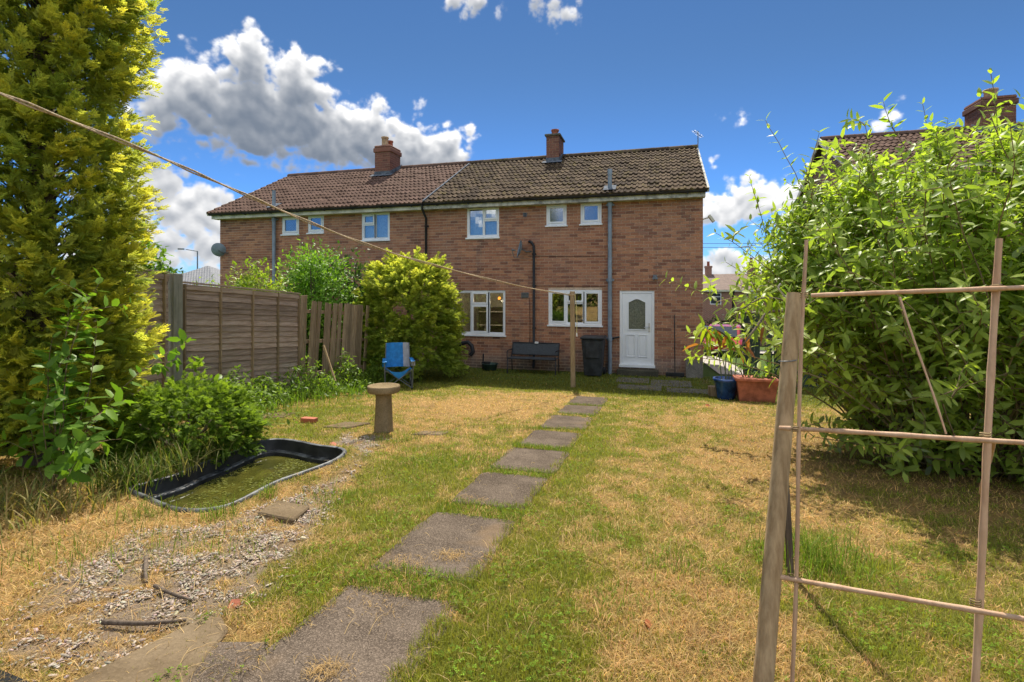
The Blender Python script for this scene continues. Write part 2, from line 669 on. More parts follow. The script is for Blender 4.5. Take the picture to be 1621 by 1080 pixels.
def wood_mat(name, c1, c2, axis=2, stretch=18., spotty=.3, green=0.):
    """weathered timber with grain along one axis (0 x, 1 y, 2 z)"""
    m, n, out = new_mat(name)
    rnd, p = piece_rand(n)
    sc = [stretch, stretch, stretch]
    sc[axis] = 1.6
    q = n.vm('MULTIPLY', p, tuple(sc))
    q = n.vm('ADD', q, n.n('ShaderNodeCombineXYZ', {0: n.m('MULTIPLY', rnd, 30), 1: n.m('MULTIPLY', rnd, 17), 2: n.m('MULTIPLY', rnd, 11)}))
    gr = n.noise(q, 2.0, 6, .65)
    col = n.mix(n.ss(gr, .3, .7), c1, c2)
    v = n.m('ADD', n.m('MULTIPLY', rnd, .5), .72)
    col = n.mix(1.0, col, n.n('ShaderNodeCombineColor', {0: v, 1: v, 2: v}), 'MULTIPLY')
    col = n.mix(n.ss(n.noise(p, 3.0, 5, .7), .5, .75, 0, spotty), col, tuple(c * .4 for c in c1))
    if green:
        col = n.mix(n.ss(n.noise(p, 2.1, 4, .6), .45, .7, 0, green), col, (.10, .115, .06))
    bs = n.n('ShaderNodeBsdfPrincipled', {'Base Color': col, 'Roughness': .85, 'Specular IOR Level': .15})
    b = n.n('ShaderNodeBump', {'Strength': .6, 'Distance': .004, 'Height': gr})
    n.put(bs.inputs['Normal'], b)
    n.put(out.inputs[0], bs)
    return m


def concrete_mat(name, c1, c2, speck=.5, scale=90., hi=2.4, tan=1.7):
    """exposed-aggregate concrete"""
    m, n, out = new_mat(name)
    p = objpos(n)
    vo = n.n('ShaderNodeTexVoronoi', {'Vector': p, 'Scale': scale}, feature='F1')
    stone = n.n('ShaderNodeSeparateColor', {0: vo.outputs['Color']}).outputs[0]
    big = n.noise(p, 3.0, 5, .65)
    col = n.mix(n.ss(big, .32, .68), c1, c2)
    col = n.mix(n.m('MULTIPLY', n.ss(stone, .55, 1.0), speck), col, tuple(c * hi for c in c2))
    col = n.mix(n.m('MULTIPLY', n.ss(stone, .3, .0), speck), col, tuple(c * .35 for c in c1))
    col = n.mix(n.ss(n.noise(p, 1.7, 3, .6), .58, .75, 0, .55), col, (c2[0] * tan, c2[0] * tan * .66, c2[0] * tan * .36))
    bs = n.n('ShaderNodeBsdfPrincipled', {'Base Color': col, 'Roughness': .95, 'Specular IOR Level': .02})
    b = n.n('ShaderNodeBump', {'Strength': .5, 'Distance': .003, 'Height': n.m('ADD', n.m('MULTIPLY', vo.outputs['Distance'], 1.2), n.noise(p, 30, 4))})
    n.put(bs.inputs['Normal'], b)
    n.put(out.inputs[0], bs)
    return m


def glass_mat(name, tint=(.8, .85, .85), rough=0.0, refl=.13):
    m, n, out = new_mat(name)
    lw = n.n('ShaderNodeFresnel', {'IOR': 1.55})
    fac = n.m('ADD', n.m('MULTIPLY', lw.outputs[0], 1.25), refl, clamp=True)
    tr = n.n('ShaderNodeBsdfTransparent', {'Color': (*tint, 1)})
    gl = n.n('ShaderNodeBsdfGlossy', {'Color': (.95, .97, 1, 1), 'Roughness': rough})
    n.put(out.inputs[0], n.n('ShaderNodeMixShader', {0: fac, 1: tr, 2: gl}))
    return m


def emit_mat(name, col, strength):
    m, n, out = new_mat(name)
    n.put(out.inputs[0], n.n('ShaderNodeEmission', {'Color': (*col, 1), 'Strength': strength}))
    return m


M = {}
RB = [(0.0, (.20, .088, .056)), (.15, (.30, .134, .080)), (.5, (.405, .186, .102)), (.85, (.475, .232, .128)), (1.0, (.31, .155, .108))]
M['brick'] = brick_mat('brick', RB)
M['brick_l'] = brick_mat('brick_neighbour', [(p, tuple(c * 1.08 for c in k)) for p, k in RB])
M['brick_ch'] = brick_mat('brick_chimney', [(0, (.13, .055, .04)), (.5, (.25, .10, .065)), (1, (.19, .085, .065))], stain=False)
M['mortar'] = simple('mortar', (.62, .47, .345), .95, .12, 14, .3)
M['tile_r'] = tile_mat('roof_tile_old', [(0, (.050, .034, .024)), (.5, (.082, .056, .037)), (1, (.125, .088, .058))], .75)
M['tile_l'] = tile_mat('roof_tile_newer', [(0, (.110, .066, .050)), (.5, (.135, .083, .064)), (1, (.165, .102, .08))], .12)
M['deck'] = simple('roof_underlay', (.05, .04, .035), .9)
M['upvc'] = simple('white_upvc', (.78, .80, .82), .3, .03, 2, 0, spec=.4)
M['fascia'] = simple('cream_fascia', (.62, .59, .47), .6, .18, 3)
M['fascia_w'] = simple('weathered_fascia', (.50, .49, .43), .75, .3, 5)
M['black'] = simple('black_plastic', (.022, .023, .026), .4, .2, 5)
M['greyp'] = simple('grey_pipe', (.23, .28, .33), .5, .12, 4)
M['lead'] = simple('lead_flashing', (.13, .15, .18), .85, .2, 9, spec=.08)
M['glass'] = glass_mat('window_glass')
M['frost'] = glass_mat('frosted_glass', (.55, .60, .66), .12, .16)
M['room'] = simple('room_wall', (.62, .60, .55), .9, .1)
M['roomdark'] = simple('room_furniture', (.07, .055, .045), .7)
M['white'] = simple('white_gloss', (.75, .75, .74), .4, .04)
M['steel'] = simple('brushed_steel', (.55, .56, .58), .35, .1, metal=.8)
M['galv'] = simple('grey_tube', (.20, .21, .22), .4, .1, metal=.6)
M['terracotta'] = simple('terracotta', (.42, .135, .075), .75, .2, 7, .2)
M['buff'] = simple('buff_clay', (.50, .34, .21), .8, .2, 9, .2)
M['redpot'] = simple('red_clay', (.36, .115, .07), .8, .2, 9, .2)
M['fence_h'] = wood_mat('fence_lap_wood', (.27, .19, .14), (.44, .335, .26), 1, green=.12)
M['fence_v'] = wood_mat('fence_board_wood', (.23, .16, .095), (.38, .28, .18), 2, green=.15)
M['post'] = wood_mat('post_wood', (.24, .165, .09), (.42, .31, .185), 2)
M['bamboo'] = wood_mat('bamboo', (.42, .26, .16), (.60, .42, .29), 2, stretch=9, spotty=.3)
M['slab'] = concrete_mat('slab_concrete', (.072, .056, .043), (.135, .106, .082), .45, 210., 2.4)
M['slab_y'] = concrete_mat('slab_buff', (.13, .095, .058), (.20, .15, .095), .15, 90, 1.5)
M['stone'] = concrete_mat('birdbath_stone', (.20, .15, .085), (.29, .22, .13), .25, 120, 1.5)
M['patio'] = concrete_mat('patio_concrete', (.10, .093, .08), (.16, .15, .13), .25)
M['path'] = concrete_mat('path_concrete', (.38, .35, .31), (.48, .44, .39), .2)
M['bark'] = wood_mat('bark', (.10, .075, .055), (.20, .155, .12), 2, 30)
M['stem'] = wood_mat('green_stem', (.19, .14, .075), (.30, .23, .12), 2, 20)
M['postgrey'] = wood_mat('grey_post_wood', (.20, .19, .155), (.30, .285, .235), 2, green=.3)
M['rope'] = simple('beige_rope', (.56, .42, .26), .85, .25, 60, .5, 200)
M['yellowcord'] = simple('yellow_cord', (.62, .52, .22), .8, .1)
M['greenplastic'] = simple('dark_green_plastic', (.03, .06, .05), .5, .1)
M['soil'] = simple('potting_soil', (.06, .04, .028), .95, .3, 30, .8, 80)
M['greencane'] = simple('green_cane', (.14, .17, .09), .5, .2, 20)
M['greengate'] = wood_mat('green_stained_wood', (.030, .045, .035), (.055, .075, .058), 2)
M['palebark'] = simple('pale_bark', (.50, .44, .38), .7, .2, 20)

# ------------------------------------------------------------------ ground
POND = [(-4.12, 3.25), (-3.85, 3.16), (-3.5, 3.06), (-3.27, 3.06), (-3.12, 3.16), (-3.09, 3.35), (-3.10, 3.68), (-3.03, 3.97), (-2.97, 4.29),
        (-3.01, 4.55), (-3.15, 4.66), (-3.41, 4.68), (-3.76, 4.76), (-3.98, 4.75), (-4.10, 4.60), (-4.08, 4.32), (-4.06, 4.08), (-4.07, 3.85), (-4.04, 3.6), (-4.10, 3.4)]
POND_Z = .63


def spline(pts, k=4, closed=True):
    n = len(pts)
    out = []
    P = [np.array(p, float) for p in pts]
    for i in range(n if closed else n - 1):
        p0, p1, p2, p3 = (P[(i + j) % n] if closed else P[min(max(i + j, 0), n - 1)] for j in (-1, 0, 1, 2))
        for s in range(k):
            t = s / k
            out.append(.5 * (2 * p1 + (p2 - p0) * t + (2 * p0 - 5 * p1 + 4 * p2 - p3) * t * t + (3 * p1 - p0 - 3 * p2 + p3) * t ** 3))
    if not closed:
        out.append(P[-1])
    return np.array(out)


POND_C = spline(POND, 4)


def in_poly(X, Y, poly):
    inside = np.zeros(X.shape, bool)
    n = len(poly)
    for i in range(n):
        x1, y1 = poly[i][:2]
        x2, y2 = poly[(i + 1) % n][:2]
        c = ((y1 > Y) != (y2 > Y)) & (X < (x2 - x1) * (Y - y1) / (y2 - y1 + 1e-12) + x1)
        inside ^= c
    return inside


def poly_dist(X, Y, poly):
    d = np.full(X.shape, 1e9)
    n = len(poly)
    for i in range(n):
        a, b = np.array(poly[i][:2]), np.array(poly[(i + 1) % n][:2])
        ab = b - a
        t = np.clip(((X - a[0]) * ab[0] + (Y - a[1]) * ab[1]) / (ab @ ab + 1e-12), 0, 1)
        d = np.minimum(d, np.hypot(X - a[0] - t * ab[0], Y - a[1] - t * ab[1]))
    return d


def G0(Y):
    Y = np.asarray(Y, float)
    a = .066 * (12.6 - np.clip(Y, -20, 12.6))
    return a - .07 * (np.clip(Y, 15, 55) - 15)


def GZ(X, Y):
    X, Y = np.asarray(X, float), np.asarray(Y, float)
    near = smooth01(Y, 13.6, 12.0) * smooth01(np.abs(X), 14, 8)
    z = G0(Y) + near * (.014 * fbm(X * .9, Y * .9, 2, 51) + .008 * fbm(X * 3.1, Y * 3.1, 2, 52))
    k = (X > -4.9) & (X < -2.3) & (Y > 2.4) & (Y < 5.5)               # earth banked up to the pond rim
    if k.any():
        w = smooth01(poly_dist(X[k], Y[k], POND_C), .42, .04)
        w = np.maximum(w, in_poly(X[k], Y[k], POND_C))
        z[k] = z[k] + (POND_Z - .004 - z[k]) * w
    return z


def gz(x, y):
    return float(GZ(np.array([x]), np.array([y]))[0])


GRAVEL = [(-3.9, 5.9), (-3.1, 5.75), (-2.75, 4.6), (-2.45, 3.8), (-2.1, 2.95), (-1.85, 2.3), (-1.95, 1.9), (-2.0, 1.45), (-2.7, 1.4), (-3.3, 2.1), (-3.4, 2.65), (-3.0, 2.98), (-2.9, 3.45), (-2.85, 4.3), (-3.1, 4.85), (-3.7, 5.1)]


def gauss(X, Y, x, y, sx, sy):
    return np.exp(-((X - x) / sx) ** 2 - ((Y - y) / sy) ** 2)


def masks(X, Y):
    """green cover 0..1, gravel 0..1, straw litter 0..1"""
    n1 = fbm(X * .8 + 3, Y * .8, 4, 61)
    n2 = fbm(X * 3.2, Y * 3.2, 4, 62)
    n3 = fbm(X * 9, Y * 9, 3, 63)
    g = .49 + .34 * n1 + .66 * n2 + .42 * n3
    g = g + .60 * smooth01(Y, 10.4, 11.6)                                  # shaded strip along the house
    g -= .42 * gauss(X, Y, -3.2, 8.6, 1.5, 1.5) + .25 * gauss(X, Y, -2.0, 9.6, .8, 1.2)
    g += .28 * gauss(X, Y, -.75, 6, .3, 6)                                 # right edge of the path
    g += .35 * gauss(X, Y, -2.1, 4.6, .55, .9) + .32 * gauss(X, Y, -1.9, 3.2, .35, .6) + .45 * gauss(X, Y, -1.95, 2.45, .28, .22)
    g += .34 * gauss(X, Y, -.55, 1.9, .35, .5) - .28 * gauss(X, Y, .1, 2.3, .5, .9) - .30 * gauss(X, Y, 1.3, 8.2, .8, 3.0)
    g += .40 * gauss(X, Y, -5.2, 7.2, .9, 1.2) + .3 * gauss(X, Y, -5.0, 10, 1.6, 1.0) + .25 * gauss(X, Y, -4.6, 5.6, .7, .6)
    g += .22 * gauss(X, Y, 1.4, 2.9, .8, .6) - .25 * gauss(X, Y, 1.2, 5.8, .7, .9)
    g += .3 * gauss(X, Y, .2, 10.6, 1.2, .5)
    lit = smooth01(X, -2.75, -3.3) * smooth01(Y, 3.4, 2.9) * smooth01(X, -5.2, -4.6)
    lit = np.maximum(lit, .6 * gauss(X, Y, -2.72, 3.9, .25, .8))
    lit = np.maximum(lit, .5 * gauss(X, Y, -3.9, 2.6, .9, .6))
    g -= .45 * lit
    dg = poly_dist(X, Y, GRAVEL)
    gv = np.where(in_poly(X, Y, GRAVEL), 1.0, 0.0) * smooth01(dg, 0, .22) * smooth01(n2 + .5 * n3, -.42, .0)
    g -= .35 * gv
    return np.clip(smooth01(g, .04, .92), 0, 1), gv, lit


STRAW_C = np.array([.55, .345, .125])
GREEN_C = np.array([.225, .235, .042])
SOIL_C = np.array([.20, .125, .065])


def span(*segs):
    out = [np.arange(a, b, s) for a, b, s in segs]
    return np.concatenate(out)


xs = span((-600, -120, 80), (-120, -20, 10), (-20, -7.2, .4), (-7.2, 4.2, .06), (4.2, 20, .4), (20, 120, 10), (120, 601, 80))
ys = span((-300, -40, 40), (-40, -2, 2), (-2, .8, .2), (.8, 12.8, .06), (12.8, 16, .2), (16, 56, 2), (56, 200, 12), (200, 900, 70))
GX, GY = np.meshgrid(xs, ys)
gg, gv, lit = masks(GX, GY)
ZZ = GZ(GX, GY)
inp = in_poly(GX, GY, POND_C)
pd = poly_dist(GX, GY, POND_C)
ZZ = np.where(inp & (pd > .015), ZZ - .62, ZZ)
# lip of earth along the rim
gcol = STRAW_C + (GREEN_C - STRAW_C) * gg[..., None]
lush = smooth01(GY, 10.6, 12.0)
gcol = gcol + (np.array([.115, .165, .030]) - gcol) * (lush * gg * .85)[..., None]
gcol = gcol * (.78 + .3 * fbm(GX * 14, GY * 14, 3, 71))[..., None]
gcol = gcol + (np.array([.30, .235, .185]) - gcol) * (gv * .85)[..., None]
soil = smooth01(fbm(GX * 2.3, GY * 2.3, 4, 73), .22, .42) * .5
under = gauss(GX, GY, 2.9, 6.2, 1.6, 1.4) * .75
gcol = gcol + (SOIL_C - gcol) * np.clip(soil + under, 0, .85)[..., None]
far = (GY > 14) | (np.abs(GX + 1.5) > 9)
gcol = np.where(far[..., None], np.array([.09, .14, .03]), gcol)
nx, ny = len(xs), len(ys)
idx = np.arange(nx * ny).reshape(ny, nx)
quads = np.stack([idx[:-1, :-1], idx[:-1, 1:], idx[1:, 1:], idx[1:, :-1]], -1).reshape(-1, 4)

m, n, out = new_mat('garden_ground')
at = n.n('ShaderNodeAttribute', attribute_name='tint')
p = objpos(n)
fine = n.noise(p, 55, 5, .7)
f2 = n.noise(n.vm('MULTIPLY', p, (1, 1, .2)), 160, 3, .6)
v = n.m('ADD', n.m('MULTIPLY', fine, 1.0), .5)
col = n.mix(1.0, at.outputs['Color'], n.n('ShaderNodeCombineColor', {0: v, 1: v, 2: v}), 'MULTIPLY')
col = n.mix(n.ss(f2, .55, .75, 0, .5), col, (.12, .085, .04))
bs = n.n('ShaderNodeBsdfPrincipled', {'Base Color': col, 'Roughness': .95, 'Specular IOR Level': .1})
n.put(bs.inputs['Normal'], n.n('ShaderNodeBump', {'Strength': 1.0, 'Distance': .02, 'Height': n.m('ADD', fine, f2)}))
n.put(out.inputs[0], bs)
M['ground'] = m
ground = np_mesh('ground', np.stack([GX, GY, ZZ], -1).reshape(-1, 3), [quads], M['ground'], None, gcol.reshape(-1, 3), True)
tag(ground, 'sloping lawn of green grass and parched straw patches', None, None, 'structure')

# road and pavement beyond the houses
M['road'] = concrete_mat('asphalt', (.045, .045, .047), (.065, .065, .067), .15)


def strip(name, mat, x0, x1, y0, y1, lift, label):
    mb = MB()
    YS = np.linspace(y0, y1, max(2, int((y1 - y0) / 3) + 1))
    vs, fs = [], []
    for y in YS:
        vs += [(x0, y, float(G0(y)) + lift), (x1, y, float(G0(y)) + lift)]
    for i in range(len(YS) - 1):
        fs.append((2 * i, 2 * i + 1, 2 * i + 3, 2 * i + 2))
    mb.add(vs, fs)
    return tag(mb.build(name, mat), label, None, None, 'structure')


strip('road', M['road'], -120, 120, 31.0, 37.0, .004, 'asphalt street behind the houses')
kerb = MB()
kerb.box(-120, 120, 30.85, 31.0, float(G0(30.85)) - .1, float(G0(30.85)) + .11)
tag(kerb.build('kerb', M['path']), 'pale concrete kerb of the street behind the houses', None, None, 'structure')
strip('pavement', M['path'], -120, 120, 29.0, 30.85, .09, 'pale pavement beside the street behind the houses')
strip('path', M['path'], 1.55, 2.45, 15.0, 29.0, .03, 'pale concrete path running between the two houses')

# ------------------------------------------------------------------ houses
WY = 14.54                      # plane of the rear walls
EAVE_Y, EAVE_Z, RIDGE_Y, RIDGE_Z = 14.20, 4.86, 18.22, 6.95
PITCH = math.atan2(RIDGE_Z - EAVE_Z, RIDGE_Y - EAVE_Y)
SLOPE = math.hypot(RIDGE_Z - EAVE_Z, RIDGE_Y - EAVE_Y)
COURSE, BLEN = .083, .238


def wall_grid(mb, x0, x1, z0, z1, y, holes, depth=.2):
    """wall face with openings and their reveals"""
    X = sorted({x0, x1} | {v for h in holes for v in (h[0], h[1])})
    Z = sorted({z0, z1} | {v for h in holes for v in (h[2], h[3])})
    for i in range(len(X) - 1):
        for j in range(len(Z) - 1):
            cx, cz = (X[i] + X[i + 1]) / 2, (Z[j] + Z[j + 1]) / 2
            if any(h[0] < cx < h[1] and h[2] < cz < h[3] for h in holes):
                continue
            mb.add([(X[i], y, Z[j]), (X[i + 1], y, Z[j]), (X[i + 1], y, Z[j + 1]), (X[i], y, Z[j + 1])], [(0, 1, 2, 3)])
    for a, b, c, d in holes:
        e = y + depth
        mb.add([(a, y, c), (a, y, d), (a, e, d), (a, e, c)], [(0, 1, 2, 3)])
        mb.add([(b, y, c), (b, y, d), (b, e, d), (b, e, c)], [(3, 2, 1, 0)])
        mb.add([(a, y, d), (b, y, d), (b, e, d), (a, e, d)], [(0, 1, 2, 3)])
        mb.add([(a, y, c), (b, y, c), (b, e, c), (a, e, c)], [(3, 2, 1, 0)])


def brick_front(parent, x0, x1, z0, z1, y, holes, mat, pick, limit=300):
    """stretcher-bond bricks proud of the mortar; the best visible ones are pieces of their own"""
    full = MB().box(-BLEN / 2 + .006, BLEN / 2 - .006, 0, .10, .006, COURSE - .006).mesh('brick', mat)
    rest = MB()
    singles = []
    j = 0
    z = z0
    while z < z1 - .02:
        zt = min(z + COURSE, z1)
        x = x0 - (BLEN / 2 if j % 2 else 0)
        while x < x1:
            segs = [(max(x, x0), min(x + BLEN, x1))]
            for a, b, c, d in holes:
                if c < zt - .02 and d > z + .02:
                    new = []
                    for s, e in segs:
                        if b <= s or a >= e:
                            new.append((s, e))
                        else:
                            if a - s > .02:
                                new.append((s, a))
                            if e - b > .02:
                                new.append((b, e))
                    segs = new
            for s, e in segs:
                if e - s < .03:
                    continue
                jit = random.uniform(-.002, .002)
                if e - s > BLEN - .001 and zt - z > COURSE - .001 and pick(s, z):
                    singles.append((s, z, jit))
                else:
                    rest.box(s + .006, e - .006, y + jit, y + .10, z + .006, zt - .006)
            x += BLEN
        z += COURSE
        j += 1
    singles.sort(key=lambda q: -q[0])
    for k, (s, zz, jit) in enumerate(singles):
        if k < limit:
            place('brick', full, parent, (s + BLEN / 2, y + jit, zz))
        else:
            rest.box(s + .006, s + BLEN - .006, y + jit, y + .10, zz + .006, zz + COURSE - .006)
    tag(rest.build('brickwork', mat, parent), kind='stuff')


def tile_mesh(w, ln, mat):
    """double-roll interlocking tile: x across, y up the slope, z out of the roof"""
    prof = []
    for k in range(17):
        u = k / 16
        ph = (u * 2) % 1.0
        h = .036 * max(0, math.sin(math.pi * min(1, ph / .55))) if ph < .55 else 0.0
        prof.append((-w / 2 + u * w, h))
    n = len(prof)
    vs = [(x, 0, z + .038) for x, z in prof] + [(x, ln, z + .002) for x, z in prof] + [(x, 0, -.004 + z * .2) for x, z in prof]
    fs = [(i, i + 1, n + i + 1, n + i) for i in range(n - 1)] + [(2 * n + i, 2 * n + i + 1, i + 1, i) for i in range(n - 1)]
    mb = MB()
    mb.add(vs[:2 * n], fs[:n - 1], True)
    mb.add(vs[:n] + vs[2 * n:], [(n + i, n + i + 1, i + 1, i) for i in range(n - 1)], False)
    return mb.mesh('roof_tile', mat)


def roof(house, x0, x1, mat, cols, limit=300, rows=13, skip=None, top_first=False):
    c, s = math.cos(PITCH), math.sin(PITCH)
    deck = MB()
    e0 = (EAVE_Y, EAVE_Z - .03)
    deck.add([(x0, e0[0], e0[1]), (x1, e0[0], e0[1]), (x1, RIDGE_Y, RIDGE_Z - .03), (x0, RIDGE_Y, RIDGE_Z - .03),
              (x0, 2 * RIDGE_Y - EAVE_Y, EAVE_Z), (x1, 2 * RIDGE_Y - EAVE_Y, EAVE_Z)], [(0, 1, 2, 3), (3, 2, 5, 4)])
    rf = deck.build('roof', M['deck'], house)
    back = MB()
    back.add([(x0, RIDGE_Y, RIDGE_Z + .02), (x1, RIDGE_Y, RIDGE_Z + .02), (x1, 2 * RIDGE_Y - EAVE_Y + .1, EAVE_Z), (x0, 2 * RIDGE_Y - EAVE_Y + .1, EAVE_Z)], [(0, 1, 2, 3)])
    back.build('rear_slope', mat, rf)
    w = (x1 - x0) / cols
    gauge = SLOPE / rows
    me = tile_mesh(w * .995, gauge + .05, mat)
    rest = MB()
    tv = [v.co.copy() for v in me.vertices]
    tf = [tuple(p.vertices) for p in me.polygons]
    cnt = 0
    order = range(rows - 1, -1, -1) if top_first else range(rows)
    for r in order:
        for k in range(cols):
            X = x0 + (k + .5) * w
            v = r * gauge - .05
            Y, Z = EAVE_Y + v * c, EAVE_Z + v * s
            if skip and skip(X, Y):
                continue
            rot = (PITCH + random.gauss(0, .010), random.gauss(0, .010), random.gauss(0, .012))
            loc = (X + random.gauss(0, .002), Y, Z + random.gauss(0, .005))
            if cnt < limit:
                place('roof_tile', me, rf, loc, rot)
                cnt += 1
            else:
                Mx = Matrix.Translation(loc) @ Matrix.Rotation(rot[0], 4, 'X')
                rest.add([Mx @ q for q in tv], tf, True)
    if rest.v:
        tag(rest.build('upper_tiles', mat, rf), kind='stuff')
    # ridge tiles
    L = .45
    nr = int((x1 - x0) / L)
    L = (x1 - x0) / nr
    rm = MB()
    pr = [(-.13, -.045), (-.10, .03), (-.04, .075), (.04, .075), (.10, .03), (.13, -.045)]
    vs = [(-L / 2, a, b) for a, b in pr] + [(L / 2 + .03, a, b + .006) for a, b in pr]
    rm.add(vs, [(i, i + 1, i + 7, i + 6) for i in range(5)], True)
    rme = rm.mesh('ridge_tile', mat)
    for k in range(nr):
        place('ridge_tile', rme, rf, (x0 + (k + .5) * L, RIDGE_Y, RIDGE_Z + .03))
    return rf


def pane(mb_parent, name, x0, x1, z0, z1, y, mat):
    MB().box(x0, x1, y, y + .012, z0, z1).build(name, mat, mb_parent)


def window(house, x0, x1, z0, z1, layout, glass, y=WY):
    """layout: list of (x fraction start, end, z fraction start, end, opening sash?)"""
    fw = .055
    root = MB()
    yf = y + .018
    root.box(x0, x0 + fw, yf, yf + .07, z0, z1)
    root.box(x1 - fw, x1, yf, yf + .07, z0, z1)
    root.box(x0 + fw, x1 - fw, yf, yf + .07, z1 - fw, z1)
    root.box(x0 + fw, x1 - fw, yf, yf + .07, z0, z0 + fw)
    w = root.build('window', M['upvc'], house, .006)
    sill = MB().box(x0 - .03, x1 + .03, y - .05, y + .09, z0 - .045, z0 - .002)
    sill.build('sill', M['upvc'], w, .005)
    W, H = x1 - x0, z1 - z0
    for (a, b, c, d, sash) in layout:
        xa, xb, za, zb = x0 + a * W, x0 + b * W, z0 + c * H, z0 + d * H
        if a > 0.01:
            xa += fw * .25
        else:
            xa += fw
        xb -= fw * .25 if b < .99 else fw
        za += fw * .25 if c > .01 else fw
        zb -= fw * .25 if d < .99 else fw
        t = .052 if sash else .022
        ys = yf - .014 if sash else yf + .012
        s = MB()
        s.box(xa, xa + t, ys, ys + .05, za, zb).box(xb - t, xb, ys, ys + .05, za, zb)
        s.box(xa + t, xb - t, ys, ys + .05, zb - t, zb).box(xa + t, xb - t, ys, ys + .05, za, za + t)
        s.build('sash' if sash else 'bead', M['upvc'], w, .004)
        pane(w, 'pane', xa + t, xb - t, za + t, zb - t, ys + .024, glass)
    for (a, b, c, d, sash) in layout:
        if b < .99:
            xm = x0 + b * W
            mm = MB().box(xm - fw * .3, xm + fw * .3, yf + .003, yf + .068, z0 + fw, z1 - fw)
            mm.build('mullion', M['upvc'], w)
        if d < .99:
            zm = z0 + d * H
            mm = MB().box(x0 + max(a * W, fw), x0 + min(b * W, W - fw), yf + .006, yf + .064, zm - fw * .3, zm + fw * .3)
            mm.build('transom', M['upvc'], w)
    return w


def room(house, x0, x1, z0, z1, depth=2.6, y=WY + .21):
    r = MB()
    a, b, c, d = x0 - .5, x1 + .5, max(z0 - .9, .05), z1 + .25
    y1 = y + depth
    r.add([(a, y, c), (b, y, c), (b, y1, c), (a, y1, c), (a, y, d), (b, y, d), (b, y1, d), (a, y1, d)],
          [(0, 1, 2, 3), (4, 7, 6, 5), (0, 3, 7, 4), (1, 5, 6, 2), (3, 2, 6, 7)])
    # inner face of the outside wall around the opening
    wall_grid(r, a, b, c, d, y + .004, [(x0, x1, max(z0, c + .01), min(z1, d - .01))], .001)
    return r.build('room', M['room'], house)


def semi(x0, x1, ww, label, side, mats, tile_cols, fascia):
    """one house of the pair; ww windows as (x0,x1,z0,z1)"""
    h = thing('house', ((x0 + x1) / 2, WY, 0), label, 'house')
    holes = ww
    wl = MB()
    wall_grid(wl, x0, x1, -.15, 4.92, WY + .010, holes)
    yb = 2 * RIDGE_Y - WY
    wl.add([(x0, WY + .01, -.15), (x0, yb, -.15), (x0, yb, 4.92), (x0, RIDGE_Y, RIDGE_Z - .12), (x0, WY + .01, 4.92)], [(0, 1, 2, 3, 4)] if side == 'L' else [])
    wl.add([(x1, WY + .01, -.15), (x1, yb, -.15), (x1, yb, 4.92), (x1, RIDGE_Y, RIDGE_Z - .12), (x1, WY + .01, 4.92)], [(4, 3, 2, 1, 0)] if side == 'R' else [])
    w = wl.build('wall', M['mortar'], h)
    bm_ = bmesh.new()
    bm_.from_mesh(w.data)
    bmesh.ops.remove_doubles(bm_, verts=bm_.verts, dist=1e-4)
    bm_.to_mesh(w.data)
    bm_.free()
    fw_ = MB()
    fw_.add([(x0, yb, -1.0), (x1, yb, -1.0), (x1, yb, 4.92), (x0, yb, 4.92)], [(3, 2, 1, 0)])
    fw_.build('street_wall', M['mortar'], h)
    return h, w


# windows and door of the right-hand house
RW = dict(w1=(-5.47, -4.48, 3.82, 4.725), w2=(-3.08, -2.50, 4.10, 4.69), w3=(-2.11, -1.53, 4.11, 4.71), w4=(-5.95, -4.29, .97, 2.27), w5=(-3.02, -1.52, 1.30, 2.285), door=(-1.04, -.127, .215, 2.25))
LW = dict(w1=(-8.98, -8.01, 3.84, 4.69), w2=(-10.95, -10.36, 4.13, 4.71), w3=(-11.94, -11.29, 4.11, 4.69))
XP = -6.71
hr, hr_wall = semi(XP, 1.10, list(RW.values()), 'right house of the brick pair, with mossy brown roof and white back door', 'R', None, 26, 'fascia_w')
hl, hl_wall = semi(-14.45, XP, list(LW.values()), 'left house of the brick pair, with cleaner purple-brown roof and two chimney pots', 'L', None, 26, 'fascia')
brick_front(hr_wall, XP, 1.10, -.06, 4.92, WY, list(RW.values()), M['brick'], lambda s, z: s > -4.2 and z > .3 and z < 4.3)
brick_front(hl_wall, -14.45, XP, -.06, 4.92, WY, list(LW.values()), M['brick_l'], lambda s, z: z > 2.6)
RC = (-3.72, -3.28)             # chimney spans
LC = (-10.15, -9.52)
rf_r = roof(hr, XP + .02, 1.20, M['tile_r'], 26, skip=lambda X, Y: RC[0] - .03 < X < RC[1] + .03 and Y > 17.46)
rf_l = roof(hl, -14.62, XP - .02, M['tile_l'], 26, skip=lambda X, Y: LC[0] - .03 < X < LC[1] + .03 and Y > 17.22)

# party-line capping, verge trim
MB().bar((XP, EAVE_Y - .03, EAVE_Z + .045), (XP, RIDGE_Y, RIDGE_Z + .045), .05, .045).build('bonding_gutter', M['lead'], rf_l)
MB().bar((1.20, EAVE_Y - .02, EAVE_Z - .03), (1.20, RIDGE_Y, RIDGE_Z - .03), .05, .12).build('verge', M['fascia_w'], rf_r)
MB().bar((-14.62, EAVE_Y - .02, EAVE_Z - .03), (-14.62, RIDGE_Y, RIDGE_Z - .03), .05, .12).build('verge', M['fascia'], rf_l)


